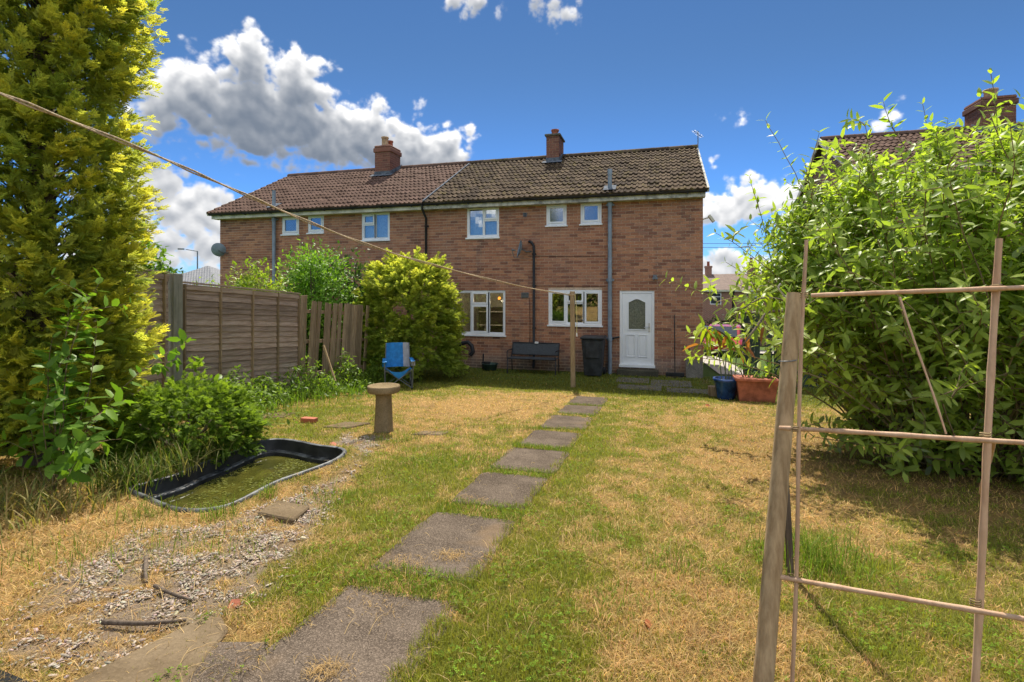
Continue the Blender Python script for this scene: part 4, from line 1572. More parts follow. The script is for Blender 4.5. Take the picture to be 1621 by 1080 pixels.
def lap_panel(root, y0, y1, top, battens, seed):
    """horizontal lapped slats between y0 and y1, following the slope; battens on the garden side"""
    rr = random.Random(seed)
    g0, g1 = gz(FX, y0), gz(FX, y1)
    sl_ = (g1 - g0) / (y1 - y0)
    ang = math.atan(sl_)
    L = (y1 - y0) / math.cos(ang)
    n = 19
    pitch = (top - .08) / n
    sm = MB()
    wv = []
    for e in range(9):
        t = e / 8 - .5
        wv.append((t * L, .008 * math.sin(e * 2.1 + seed)))
    vs = []
    for (yy, dz) in wv:
        vs += [(.000, yy, dz), (.030, yy, dz - .002), (.006, yy, pitch + .03 + dz * .3), (-.008, yy, pitch + .03)]
    fs = []
    for e in range(8):
        a = e * 4
        fs += [(a + 1, a + 5, a + 6, a + 2), (a, a + 4, a + 5, a + 1), (a + 3, a + 2, a + 6, a + 7), (a, a + 3, a + 7, a + 4)]
    sm.add(vs, fs)
    me = sm.mesh('slat', M['fence_h'])
    ym = (y0 + y1) / 2
    gm = (g0 + g1) / 2
    for k in range(n):
        place('slat', me, root, (FX + rr.uniform(-.003, .004), ym, gm + .06 + k * pitch + rr.uniform(-.006, .006)), (ang + rr.uniform(-.004, .004), rr.uniform(-.03, .03), 0), (1, 1 if k % 2 else -1, 1))
    for b in battens:
        yy = y0 + (y1 - y0) * b
        gb = g0 + (g1 - g0) * b
        MB().bar((FX + .045, yy, gb + .02), (FX + .045, yy + .01, gb + top + .01), .045, .022, (0, 1, 0)).build('batten', M['fence_v'], root)
    MB().bar((FX + .02, y0, g0 + top + .035), (FX + .02, y1, g1 + top + .035), .075, .022).build('capping', M['fence_h'], root)
    MB().bar((FX + .040, y0, g0 + top - .03), (FX + .040, y1, g1 + top - .03), .022, .075).build('top_rail', M['fence_h'], root)


lap_panel(fence, 6.06, 8.62, 1.90, (.0, .255, .52, .76, .985), 1)
f2 = thing('lap_fence', (FX, 4.4, gz(FX, 4.4)), 'overlap fence panel next to the golden conifer', 'fence', 'garden fence')
lap_panel(f2, 3.0, 5.82, 2.02, (.0, .25, .5, .75, .97), 3)
pst = thing('fence_post', (FX, 5.94, gz(FX, 5.94)), 'thick grey-green post between the two overlap panels', 'post', 'fence posts')
MB().box(FX - .06, FX + .07, 5.87, 6.02, gz(FX, 5.94) - .2, gz(FX, 5.94) + 2.05).build('shaft', M['postgrey'] if 'postgrey' in M else M['fence_v'], pst, .006)
pst = thing('fence_post', (FX, 8.72, gz(FX, 8.7)), 'leaning post at the far end of the overlap panel', 'post', 'fence posts')
MB().bar((FX, 8.70, gz(FX, 8.7) - .2), (FX, 8.80, 2.16), .09, .09, (0, 1, 0)).build('shaft', M['fence_v'], pst, .006)
# leaning close-board panel
cb2 = thing('board_fence', (FX, 9.8, gz(FX, 9.8)), 'leaning fence of upright boards beside the golden dome bush', 'fence', 'garden fence')
bme = MB().box(-.010, .010, -.055, .055, 0, 1.78).mesh('board', M['fence_v'])
yb_ = 8.86
lean = R(5.5)
k = 0
while yb_ < 10.9:
    gap = .16 if k in (3,) else (.10 if k == 17 else 0)
    yb_ += gap
    place('board', bme, cb2, (FX + .03 + (.012 if k % 2 else 0), yb_, gz(FX, yb_) + .02 + random.uniform(-.015, .01)), (-lean + random.uniform(-.012, .012), random.uniform(-.02, .02), 0), (1, random.uniform(.85, 1.05), 1))
    yb_ += .104
    k += 1
for zz in (.35, 1.0, 1.6):
    MB().bar((FX - .03, 8.75, gz(FX, 8.75) + zz), (FX - .03, 11.0, gz(FX, 11.0) + zz), .05, .07).build('rail', M['fence_v'], cb2)
# offcut of timber propped against the boards
pr_ = MB().bar((-6.2, 9.2, gz(-6.2, 9.2) - .02), (-6.47, 9.08, 1.16), .07, .03).build('timber_offcut', M['post'], None)
tag(pr_, 'pale timber offcut propped against the leaning boards', 'timber')

# ------------------------------------------------------------------ paving
SL = [(1.44, 2.42), (2.68, 3.55), (3.86, 4.66), (4.90, 5.74), (5.88, 6.80), (7.08, 8.05), (8.30, 9.18), (9.32, 10.36)]
names = ['nearest slab of the garden path, cut by the picture edge', 'second path slab from the camera, with a straw tuft', 'third path slab from the camera, faintly pink', 'fourth path slab from the camera, grey', 'fifth path slab from the camera, narrowed by grass',
         'sixth path slab from the camera', 'seventh path slab from the camera', 'farthest slab of the garden path, by the washing-line post']
for k, ((a, b), lb) in enumerate(zip(SL, names)):
    rr = random.Random(40 + k)
    xa, xb = -1.60 + rr.uniform(-.015, .02), -.95 + rr.uniform(-.02, .015)
    a, b = a - .035, b + .035
    pts = []
    N_ = 9
    for (p0, p1) in (((xa, a), (xb, a)), ((xb, a), (xb, b)), ((xb, b), (xa, b)), ((xa, b), (xa, a))):
        for e in range(N_):
            t = e / N_
            wob = 0 if e == 0 else rr.uniform(-.012, .012)
            x = p0[0] + (p1[0] - p0[0]) * t
            y = p0[1] + (p1[1] - p0[1]) * t
            if e == 0:
                x += .014 * (1 if x < -1.3 else -1)
                y += .014 * (1 if y < (a + b) / 2 else -1)
            if p0[0] == p1[0]:
                x += wob
            else:
                y += wob
            pts.append((x, y, float(G0(y)) + .004 * math.sin(k)))
    s_ = MB().slab(pts, -.05, .010)
    o = s_.build('paving_slab', M['slab'], None, .008, org=(-1.285, (a + b) / 2, float(G0((a + b) / 2))))
    tag(o, lb, 'slab', 'slabs of the garden path')


def flat_stone(poly, mat, h, label, group=None, name='paving_slab'):
    pts = [(x, y, gz(x, y)) for x, y in poly]
    cx_, cy_ = sum(p[0] for p in poly) / len(poly), sum(p[1] for p in poly) / len(poly)
    o = MB().slab(pts, -.05, h).build(name, mat, None, .01, org=(cx_, cy_, gz(cx_, cy_)))
    return tag(o, label, 'slab', group)


flat_stone([(-5.62, 6.20), (-5.22, 6.36), (-5.30, 6.76), (-5.70, 6.6)], M['slab_y'], .02, 'flat slab in the grass near the fence weeds', 'loose slabs in the grass')
flat_stone([(-4.28, 5.98), (-3.95, 6.05), (-3.82, 6.42), (-4.2, 6.4)], M['slab_y'], .02, 'flat slab in the grass between brick and birdbath', 'loose slabs in the grass')
flat_stone([(-3.0, 5.98), (-2.62, 6.05), (-2.6, 6.28), (-2.95, 6.24)], M['slab_y'], .014, 'small flat slab in the lawn right of the birdbath', 'loose slabs in the grass')
flat_stone([(-2.74, 3.08), (-2.42, 3.06), (-2.48, 3.32), (-2.78, 3.34)], M['slab_y'], .035, 'pale square slab beside the pond rim', 'loose slabs in the grass')
flat_stone([(-2.16, 1.38), (-1.70, 1.52), (-1.86, 1.92), (-2.03, 2.03)], M['slab_y'], .02, 'buff stone slab at the bottom edge, left of the path', 'loose slabs in the grass')
flat_stone([(-1.78, 1.50), (-1.52, 1.60), (-1.62, 1.90), (-1.84, 1.84)], M['slab'], .015, 'brown slab wedged between buff slab and path', 'loose slabs in the grass')
k = 0
for (x0, x1, y0, y1, lb) in ((-1.05, -.25, 13.2, 13.9, 'patio slab in front of the back door'), (-.2, .75, 12.9, 13.75, 'patio slab below the broom'), (-.95, .05, 12.1, 12.85, 'shaded patio slab nearest the garden path'), (.15, 1.1, 11.9, 12.7, 'shaded patio slab beside the blue pot')):
    flat_stone([(x0, y0), (x1, y0), (x1, y1), (x0, y1)], M['patio'], .009, lb, 'patio slabs')
bk = MB().box(-4.80, -4.585, 6.21, 6.31, gz(-4.7, 6.26) + .0, gz(-4.7, 6.26) + .068)
tag(bk.build('brick', M['terracotta'], None, .004, org=(-4.69, 6.26, gz(-4.7, 6.26))), 'single red brick lying on the grass behind the pond', 'brick')
edg = MB().bar((-2.75, 1.44, gz(-2.6, 1.5) - .045), (-2.0, 1.37, gz(-2.05, 1.36) - .045), .05, .12)
tag(edg.build('edging_board', M['black'], None, .008, org=(-2.3, 1.45, gz(-2.3, 1.45))), 'black plastic edging board in the bottom left corner', 'edging')

# ------------------------------------------------------------------ pond
pond = thing('pond', (-3.55, 3.9, POND_Z), 'kidney-shaped black plastic garden pond with green water', 'pond')
C = POND_C
nP = len(C)
tan_ = np.roll(C, -1, 0) - np.roll(C, 1, 0)
tan_ /= np.linalg.norm(tan_, axis=1, keepdims=True)
nrm_ = np.stack([tan_[:, 1], -tan_[:, 0]], 1)
if ((C + nrm_ * .05 - C.mean(0)) ** 2).sum() < ((C - C.mean(0)) ** 2).sum():
    nrm_ = -nrm_
rings = [(.028, -.06), (.028, .0), (.020, .016), (.004, .020), (-.012, .012), (-.018, -.03), (-.026, -.085), (-.03, -.095), (-.06, -.10), (-.072, -.099), (-.076, -.11), (-.09, -.2), (-.11, -.3), (-.30, -.31), (-.34, -.55)]


def ring_mesh(rs):
    V = np.concatenate([np.concatenate([C + nrm_ * o, np.full((nP, 1), POND_Z + z)], 1) for o, z in rs])
    F = []
    for i in range(len(rs) - 1):
        a = i * nP + np.arange(nP)
        b = i * nP + (np.arange(nP) + 1) % nP
        F.append(np.stack([a, b, b + nP, a + nP], 1))
    return V, [np.concatenate(F)]


V_, F_ = ring_mesh(rings[:5])
M['liner_rim'] = simple('worn_black_plastic', (.10, .105, .11), .5, .5, 10, .2, spec=.5)
M['liner'] = simple('pond_liner', (.022, .022, .022), .55, .4, 7, .15, spec=.5)
np_mesh('rim', V_, F_, M['liner_rim'], pond, None, True, (-3.55, 3.9, POND_Z))
V_, F_ = ring_mesh(rings[4:8])
np_mesh('upper_wall', V_, F_, M['liner'], pond, None, True, (-3.55, 3.9, POND_Z))
V_, F_ = ring_mesh(rings[7:11])
np_mesh('ledge', V_, F_, M['liner_rim'], pond, None, True, (-3.55, 3.9, POND_Z))
V_, F_ = ring_mesh(rings[10:])
np_mesh('lower_wall', V_, F_, M['liner'], pond, None, True, (-3.55, 3.9, POND_Z))
bot = MB()
bot.add([(x, y, POND_Z - .55) for x, y in C - nrm_ * .33], [tuple(range(nP))])
bot.build('bottom', M['liner'], pond)
m, n, out = new_mat('pond_water')
p = objpos(n)
alg = n.noise(p, 3.2, 5, .65)
col = n.mix(n.ss(alg, .35, .7), (.040, .042, .008), (.085, .080, .016))
bs = n.n('ShaderNodeBsdfPrincipled', {'Base Color': col, 'Roughness': .04, 'Specular IOR Level': .5})
n.put(bs.inputs['Normal'], n.n('ShaderNodeBump', {'Strength': .05, 'Distance': .01, 'Height': n.noise(p, 9, 3, .5)}))
n.put(out.inputs[0], bs)
wat = MB()
wat.add([(x, y, POND_Z - .140) for x, y in C - nrm_ * .079], [tuple(range(nP))])
wo_ = wat.build('water', m, None, org=(-3.55, 3.9, POND_Z - .140))
tag(wo_, 'murky green pond water', None, None, 'structure')

# ------------------------------------------------------------------ birdbath
bx_, by_ = -3.41, 6.04
bz_ = gz(bx_, by_)
bb = thing('birdbath', (bx_, by_, bz_), 'stone birdbath with a tapered pillar and flat round top', 'birdbath')
col_ = MB()
vs, fs = [], []
secs = [(-.05, .108), (.0, .108), (.03, .102), (.25, .092), (.44, .084), (.50, .088)]
N_ = 24
for z, r in secs:
    for k in range(N_):
        a = 2 * math.pi * k / N_ + R(20)
        e = 1 / (abs(math.cos(a)) ** 5 + abs(math.sin(a)) ** 5) ** (1 / 5)
        vs.append((bx_ + r * e * math.cos(a), by_ + r * e * math.sin(a), bz_ + z))
for i in range(len(secs) - 1):
    for k in range(N_):
        a, b = i * N_ + k, i * N_ + (k + 1) % N_
        fs.append((a, b, b + N_, a + N_))
col_.add(vs, fs, True)
col_.build('pillar', M['stone'], bb)
MB().lathe((bx_, by_, bz_), [(.001, .50), (.17, .503), (.195, .51), (.205, .522), (.208, .580), (.203, .594), (.188, .598), (.165, .586), (.10, .576), (.001, .573)], 40).build('basin', M['stone'], bb)

# ------------------------------------------------------------------ washing-line post and line
px_, py_ = -1.90, 11.85
lp = thing('washing_line_post', (px_, py_, gz(px_, py_)), 'square wooden washing-line post standing at the end of the path', 'post')
MB().bar((px_ + .015, py_, gz(px_, py_) - .2), (px_ - .005, py_, 2.24), .10, .10, (0, 1, 0)).build('shaft', M['post'], lp, .006)
MB().tube([(px_ + .055, py_ - .055, 2.16), (px_ - .055, py_ - .06, 2.15), (px_ - .06, py_ + .055, 2.16), (px_ + .055, py_ + .055, 2.17), (px_ + .06, py_ - .055, 2.18)], .010, 6).build('rope_tie', M['rope'] if 'rope' in M else M['bamboo'], lp)
MB().tube([(px_ + .06, py_ - .06, 2.16), (px_ + .10, py_ - .06, 1.9), (px_ + .11, py_ - .06, 1.5), (px_ + .10, py_ - .06, 1.28)], .008, 5).build('loose_cord', M['yellowcord'], lp)
MB().tube([(px_ + .10, py_ - .06, 1.30), (px_ + .115, py_ - .06, 1.22), (px_ + .09, py_ - .06, 1.23)], .016, 6).build('cord_knot', M['white'], lp)
LINE = [(-1.96, 11.80, 2.16), (-2.566, 9.547, 2.349), (-3.021, 7.772, 2.545), (-3.35, 6.488, 2.713), (-3.574, 5.612, 2.868), (-3.755, 4.909, 3.025), (-3.902, 4.332, 3.171), (-4.026, 3.85, 3.297), (-4.137, 3.418, 3.409), (-4.28, 2.858, 3.53), (-4.367, 2.519, 3.599), (-4.455, 2.176, 3.669), (-4.75, 1.0, 3.92)]
ln = thing('washing_line', LINE[-1], 'slack beige washing line running from the post to the upper left', 'rope')
lp_ = spline(LINE, 6, False)
tw = []
tw2 = []
for i, q in enumerate(lp_):
    a = i * .9
    tw.append((q[0] + .005 * math.cos(a), q[1], q[2] + .005 * math.sin(a)))
    tw2.append((q[0] - .005 * math.cos(a), q[1], q[2] - .005 * math.sin(a) - .012))
MB().tube(tw, .009, 6).build('strand', M['rope'], ln)
MB().tube(tw2, .0075, 6).build('strand', M['rope'], ln)

# ------------------------------------------------------------------ things along the house wall
bn = thing('garden_bench', (-3.32, 14.05, 0), 'dark metal bench with mesh back against the house wall', 'bench')
BX0, BX1 = -3.99, -2.66
Mk = M['black']
for x in (BX0, BX1):
    MB().tube([(x, 13.72, .0), (x, 13.74, .40), (x, 13.80, .43)], .016, 6).build('leg', Mk, bn)
    MB().tube([(x, 14.22, .0), (x, 14.16, .42), (x, 14.30, .80)], .016, 6).build('leg', Mk, bn)
    MB().tube([(x, 13.72, .40), (x, 13.70, .60), (x, 13.78, .63), (x, 14.22, .62)], .014, 6).build('armrest', Mk, bn)
fr = MB().tube([(BX0, 14.20, .48), (BX0, 14.30, .80), (BX1, 14.30, .80), (BX1, 14.20, .48), (BX0, 14.20, .48)], .017, 6)
fr.build('back_frame', Mk, bn)
M['mesh'] = simple('bench_mesh', (.055, .065, .075), .6, .2, 40, .5, 300)
MB().add([(BX0, 14.21, .48), (BX1, 14.21, .48), (BX1, 14.30, .79), (BX0, 14.30, .79)], [(0, 1, 2, 3)]).build('back_mesh', M['mesh'], bn)
MB().box(BX0, BX1, 13.74, 14.17, .405, .425).build('seat', M['mesh'], bn, .006)
MB().tube([(BX0, 13.74, .41), (BX1, 13.74, .41)], .016, 6).build('seat_rail', Mk, bn)
MB().obox((-3.30, 14.29, .81), (.10, .05, .05)).build('maker_plate', M['white'], bn)

M['bin'] = simple('wheelie_bin_plastic', (.035, .038, .042), .5, .25, 6, .1)
wb = thing('wheelie_bin', (-1.68, 14.0, 0), 'dark wheelie bin standing beside the grey soil pipe', 'bin')
bd = MB()
bd.add([(-1.90, 13.78, .02), (-1.46, 13.78, .02), (-1.46, 14.24, .08), (-1.90, 14.24, .08), (-1.97, 13.70, .98), (-1.40, 13.70, .98), (-1.40, 14.36, .98), (-1.97, 14.36, .98)],
       [(0, 3, 2, 1), (4, 5, 6, 7), (0, 1, 5, 4), (1, 2, 6, 5), (2, 3, 7, 6), (3, 0, 4, 7)])
bd.build('body', M['bin'], wb, .02)
MB().box(-1.86, -1.50, 13.70, 13.745, .50, .93).build('front_panel', M['bin'], wb, .012)
MB().box(-2.0, -1.37, 13.66, 14.38, .982, 1.05).build('lid', M['bin'], wb, .02)
MB().tube([(-1.95, 14.41, 1.0), (-1.42, 14.41, 1.0)], .018, 8).build('handle', M['bin'], wb)
for x in (-1.94, -1.43):
    MB().tube([(x - .03, 14.30, .10), (x + .03, 14.30, .10)], .10, 16).build('wheel', M['black'], wb)

br = thing('broom', (.39, 14.3, 0), 'dark broom leaning upright against the wall right of the door', 'broom')
MB().tube([(.39, 14.30, .12), (.38, 14.49, 1.62)], .013, 8).build('handle', Mk, br)
MB().box(.16, .62, 14.24, 14.33, .03, .13).build('head', Mk, br, .012)
for k in range(14):
    x = .18 + .42 * k / 13
    MB().tube([(x, 14.28, .03), (x + random.uniform(-.02, .02), 14.24, -.005)], .012, 5).build('bristle_tuft', M['bark'], br)
ls = MB().obox((.87, 14.38, .23), (.42, .045, .50), Matrix.Rotation(R(-13), 3, 'X'))
tag(ls.build('paving_slab', M['patio'], None, .006, org=(.87, 14.3, 0)), 'square concrete slab leaning against the wall by the corner', 'slab')
hs = thing('garden_hose', (-5.3, 14.4, 0), 'thick black hose arching against the wall by the bush', 'hose')
MB().tube([(-5.75, 14.42, .60), (-5.55, 14.40, .72), (-5.38, 14.38, .76), (-5.26, 14.38, .66), (-5.22, 14.38, .48), (-5.30, 14.36, .38)], .06, 10).build('tube', Mk, hs)
MB().tube([(-5.75, 14.42, .52), (-5.60, 14.40, .60), (-5.48, 14.40, .62)], .03, 8).build('nozzle', M['redpot'], hs)
tb = thing('tool_tub', (-4.7, 14.1, 0), 'low dark tub with an upright trowel handle at the foot of the wall', 'tub')
MB().lathe((-4.62, 14.15, 0), [(.001, .01), (.17, .01), (.21, .17), (.23, .18), (.23, .20), (.19, .20), (.15, .05), (.001, .05)], 20).build('tub', M['greenplastic'], tb)
MB().tube([(-4.86, 14.2, 0), (-4.84, 14.2, .46)], .022, 7).build('trowel_handle', Mk, tb)
MB().obox((-4.75, 14.16, .18), (.22, .1, .12)).build('hand_brush', Mk, tb, .01)

# ------------------------------------------------------------------ folding camp chair
ccx, ccy = -5.42, 10.22
cz = gz(ccx, ccy)
cc = thing('camp_chair', (ccx, ccy, cz), 'blue folding camp chair with a grey stripe, in front of the dome bush', 'chair')
cc.rotation_euler = (0, 0, R(31))
M['bluefab'] = simple('blue_fabric', (.02, .20, .52), .7, .12, 12, .3, 200)
M['greyfab'] = simple('grey_fabric', (.36, .37, .40), .75, .1, 12, .3, 200)


def cpart(name, mb, mat, par=None):
    return link(name, mb.mesh(name, mat), par or cc)


W2 = .27
for s in (-1, 1):
    cpart('back_post', MB().tube([(s * W2, .20, .02), (s * W2 * .98, .24, .50), (s * W2 * .92, .34, .94)], .011, 7), M['galv'])
    cpart('front_leg', MB().tube([(s * (W2 + .01), -.24, .02), (s * (W2 + .03), -.24, .58)], .011, 7), M['galv'])
    cpart('arm_strap', MB().add([(s * (W2 + .07), -.27, .60), (s * (W2 - .02), -.27, .60), (s * (W2 - .03), .25, .62), (s * (W2 + .05), .25, .62)], [(0, 1, 2, 3)]), M['bluefab'])
    cpart('cup_holder', MB().lathe((s * (W2 + .03), -.20, .50), [(.045, 0), (.048, .10), (.05, .10)], 12), M['greyfab'] if s > 0 else M['bluefab'])
for (a, b, y) in ((-1, 1, -.25), (1, -1, -.235), (-1, 1, .21), (1, -1, .225)):
    cpart('cross_brace', MB().tube([(a * W2, y, .03), (b * W2, y, .42)], .010, 6), M['galv'])
for s in (-1, 1):
    cpart('side_brace', MB().tube([(s * W2, -.24, .04), (s * W2, .21, .40)], .009, 6), M['galv'])
    cpart('side_brace', MB().tube([(s * W2, .21, .04), (s * W2, -.24, .40)], .009, 6), M['galv'])
    for y in (-.24, .20):
        cpart('foot', MB().tube([(s * (W2 + .005), y, 0), (s * (W2 + .005), y, .035)], .018, 8), Mk)


def sheet(fn, nu, nv, u0, u1):
    vs = [fn(u0 + (u1 - u0) * i / nu, j / nv) for j in range(nv + 1) for i in range(nu + 1)]
    fs = [(j * (nu + 1) + i, j * (nu + 1) + i + 1, (j + 1) * (nu + 1) + i + 1, (j + 1) * (nu + 1) + i) for j in range(nv) for i in range(nu)]
    return MB().add(vs, fs, True)


def backf(u, v):
    sag = .09 * (1 - (2 * u - 1) ** 2)
    return ((u - .5) * 2 * W2 * (.98 - .05 * v), .22 + .13 * v + sag, .42 + .52 * v + .004 * math.sin(9 * v))


def seatf(u, v):
    sag = .11 * (1 - (2 * u - 1) ** 2) * (.55 + .45 * v)
    return ((u - .5) * 2 * W2, -.25 + .47 * v, .44 - .03 * v - sag)


cpart('backrest', sheet(backf, 10, 8, 0, .74), M['bluefab'])
cpart('backrest_stripe', sheet(backf, 5, 8, .74, 1.0), M['greyfab'])
cpart('seat', sheet(seatf, 12, 8, 0, 1), M['bluefab'])
cpart('seat_front', sheet(lambda u, v: ((u - .5) * 2 * W2 * (1 - .2 * v), -.252 - .004 * v, .44 - .11 * (1 - (2 * u - 1) ** 2) * .55 - v * (.01 + .13 * (1 - abs(2 * u - 1)))), 12, 3, 0, 1), M['bluefab'])

# ------------------------------------------------------------------ pots by the right shrub
zg = gz(1.29, 11.25)
pt = thing('blue_pot', (1.29, 11.25, zg), 'blue glazed plant pot holding canes, beside the terracotta trough', 'pot')
M['blueglaze'] = simple('blue_glaze', (.02, .07, .26), .15, .3, 6, spec=.7)
MB().lathe((1.29, 11.25, zg), [(.001, .0), (.155, 0), (.175, .03), (.235, .36), (.255, .37), (.255, .42), (.225, .42), (.215, .36), (.001, .34)], 28).build('body', M['blueglaze'], pt)
MB().lathe((1.29, 11.25, zg + .35), [(.21, 0), (.12, .015), (.001, .02)], 20).build('soil', M['soil'], pt)
for k, (dx, dy, hh, tx) in enumerate(((-.02, .03, .78, .02), (.05, .05, .95, .01), (.10, -.02, .7, -.03), (-.08, .04, .55, -.05), (.15, .0, .9, .06), (.02, -.06, .5, -.10))):
    MB().tube([(1.29 + dx, 11.25 + dy, zg + .33), (1.29 + dx + tx, 11.25 + dy, zg + .33 + hh)], .011, 6).build('cane', M['greencane'], pt)
tr = thing('planter_trough', (1.80, 11.15, gz(1.8, 11.15)), 'terracotta-coloured rectangular planter under the right shrub', 'planter')
zg = gz(1.8, 11.15)
t_ = MB()
t_.add([(1.50, 10.98, zg), (2.12, 10.98, zg), (2.12, 11.30, zg), (1.50, 11.30, zg), (1.44, 10.92, zg + .46), (2.18, 10.92, zg + .46), (2.18, 11.36, zg + .46), (1.44, 11.36, zg + .46),
        (1.48, 10.96, zg + .46), (2.14, 10.96, zg + .46), (2.14, 11.32, zg + .46), (1.48, 11.32, zg + .46), (1.50, 10.98, zg + .36), (2.12, 10.98, zg + .36), (2.12, 11.30, zg + .36), (1.50, 11.30, zg + .36)],
       [(0, 1, 5, 4), (1, 2, 6, 5), (2, 3, 7, 6), (3, 0, 4, 7), (4, 5, 9, 8), (5, 6, 10, 9), (6, 7, 11, 10), (7, 4, 8, 11), (8, 9, 13, 12), (9, 10, 14, 13), (10, 11, 15, 14), (11, 8, 12, 15), (0, 3, 2, 1)])
t_.build('body', M['terracotta'], tr)
MB().box(1.42, 2.20, 10.90, 11.38, zg + .40, zg + .4555).build('rim_band', M['terracotta'], tr, .008)
MB().box(1.49, 2.13, 10.97, 11.31, zg + .33, zg + .375).build('soil', M['soil'], tr)
sb = MB().box(.98, 1.20, 11.5, 11.72, gz(1.1, 11.6), gz(1.1, 11.6) + .20)
tag(sb.build('wooden_box', M['post'], None, .01, org=(1.09, 11.6, gz(1.1, 11.6))), 'small low wooden block behind the blue pot', 'box')
gt = thing('garden_gate', (2.1, 13.6, 0), 'dark green timber gate standing open beyond the pots', 'gate')
for k in range(3):
    MB().box(1.93 + k * .125, 2.05 + k * .125, 13.58, 13.60, .08, 1.72).build('board', M['greengate'], gt)
MB().box(1.93, 2.30, 13.601, 13.64, .30, .40).build('rail', M['greengate'], gt)
MB().box(1.93, 2.30, 13.601, 13.64, 1.40, 1.50).build('rail', M['greengate'], gt)
MB().box(2.46, 2.56, 13.55, 13.65, -.05, 1.80).build('gate_post', M['greengate'], gt, .006)
fd = thing('side_fence', (3.6, 13.7, 0), 'dark boarded side fence behind the gate, mostly hidden by the shrub', 'fence')
for k in range(14):
    MB().box(2.62 + k * .155, 2.768 + k * .155, 13.66 + (k % 2) * .012, 13.68 + (k % 2) * .012, 0, 1.7).build('board', M['greengate'], fd)
wp = MB().box(1.105, 1.18, WY + .1, WY + .16, -.1, 2.6)

# ------------------------------------------------------------------ trellis in the foreground
tz = gz(.365, 2.13)
tp = thing('trellis_post', (.365, 2.128, tz), 'round leaning wooden stake in the right foreground', 'post')
MB().tube([(.33, 2.07, tz - .25), (.365, 2.128, tz), (.456, 2.284, 1.46), (.547, 2.439, 2.222)], [.036, .036, .0335, .030], 18).build('stake', M['post'], tp)
MB().tube([(.507 + .034 * math.cos(a), 2.38 + .034 * math.sin(a), 1.93 + .004 * a) for a in np.linspace(0, 6.8, 16)], .0025, 5).build('wire_tie', M['galv'], tp)
cane = thing('bamboo_trellis', (.95, 1.99, gz(.95, 1.99)), 'square bamboo cane trellis tied together in the right foreground', 'trellis')


def bamboo(p0, p1, r, nodes, name='cane'):
    p0, p1 = Vector(p0), Vector(p1)
    pts, rad = [], []
    off = Vector((random.uniform(-1, 1), random.uniform(-1, 1), random.uniform(-1, 1))) * .006
    for i in range(nodes * 3 + 1):
        t = i / (nodes * 3)
        pts.append(p0.lerp(p1, t) + off * math.sin(math.pi * t * 2))
        rad.append(r * (1.18 if i % 3 == 1 else 1.0) * (1 - .12 * t))
    return MB().tube(pts, rad, 10).build(name, M['bamboo'], cane)


bamboo((.468, 2.165, .60), (.546, 2.252, 2.43), .0072, 6)
bamboo((.938, 1.985, .60), (1.061, 2.064, 2.402), .0105, 7)
bamboo((.587, 2.347, 2.215), (1.24, 1.90, 2.252), .0085, 5)
bamboo((.455, 2.268, 1.695), (1.18, 1.84, 1.80), .0085, 5)
bamboo((.405, 2.225, 1.133), (1.18, 1.84, 1.285), .0085, 5)
bamboo((.827, 2.178, 2.212), (.922, 2.078, 1.755), .0035, 3)
bamboo((1.05, 2.07, 1.745), (1.297, 2.65, 1.382), .0055, 4)
for c_ in ((.500, 2.222, 1.706), (.998, 2.012, 1.772), (.486, 2.196, 1.150), (.968, 2.005, 1.240), (1.045, 2.05, 2.242), (.538, 2.25, 2.217)):
    MB().tube([(c_[0] + .014 * math.cos(a), c_[1] + .014 * math.sin(a), c_[2] - .012 + .024 * (a / 19)) for a in np.linspace(0, 19, 24)], .0022, 4).build('twine_knot', M['stem'], cane)

# bits lying about
def shard(x, y, sz, mat, label, cat, name, rz=0.3, tilt=.2):
    z = gz(x, y)
    pts = [(-.5, -.3), (.1, -.42), (.5, -.1), (.35, .35), (-.25, .42)]
    Rm = Matrix.Rotation(rz, 3, 'Z') @ Matrix.Rotation(tilt, 3, 'X')
    mb = MB()
    vs = [Vector((x, y, z + .012)) + Rm @ Vector((a * sz, b * sz, h * sz)) for h in (-.05, .08) for a, b in pts]
    mb.add(vs, [(4, 3, 2, 1, 0), (5, 6, 7, 8, 9)] + [(i, (i + 1) % 5, (i + 1) % 5 + 5, i + 5) for i in range(5)])
    tag(mb.build(name, mat, None, org=(x, y, z)), label, cat)


M['deadleaf'] = simple('dead_leaf', (.34, .11, .04), .8, .3, 20)
shard(-2.00, 2.10, .06, M['terracotta'], 'small orange terracotta shard by the buff slab', 'shard', 'terracotta_shard', .6, .6)
shard(.836, 10.06, .10, M['deadleaf'], 'brown curled dead leaf on the lawn before the blue pot', 'leaf', 'dead_leaf', .4, .7)
shard(-.05, 2.52, .05, M['deadleaf'], 'brown dead leaf on the straw left of the stake', 'leaf', 'dead_leaf', 1.4, .6)
shard(-3.55, 5.15, .09, M['terracotta'], 'red clay shard between pond and birdbath', 'shard', 'terracotta_shard', 1.2, .5)
for k, (p0, p1, r_) in enumerate((((-2.86, 2.35, 0), (-2.58, 2.12, 0), .013), ((-2.50, 2.10, 0), (-2.22, 2.06, 0), .010), ((-2.42, 1.78, 0), (-2.10, 1.92, 0), .012))):
    mid = ((p0[0] + p1[0]) / 2 + .03, (p0[1] + p1[1]) / 2 - .03)
    pts = [(p0[0], p0[1], gz(*p0[:2]) + .02), (mid[0], mid[1], gz(*mid) + .03), (p1[0], p1[1], gz(*p1[:2]) + .015)]
    tag(MB().tube(spline(pts, 4, False), list(np.linspace(r_, r_ * .6, 9)), 7).build('stick', M['bark'], None), ['dark stick on the chippings, farthest from the camera', 'thin middle stick of three on the chippings', 'dark stick lying beside the buff slab'][k], 'stick', 'sticks on the chippings')

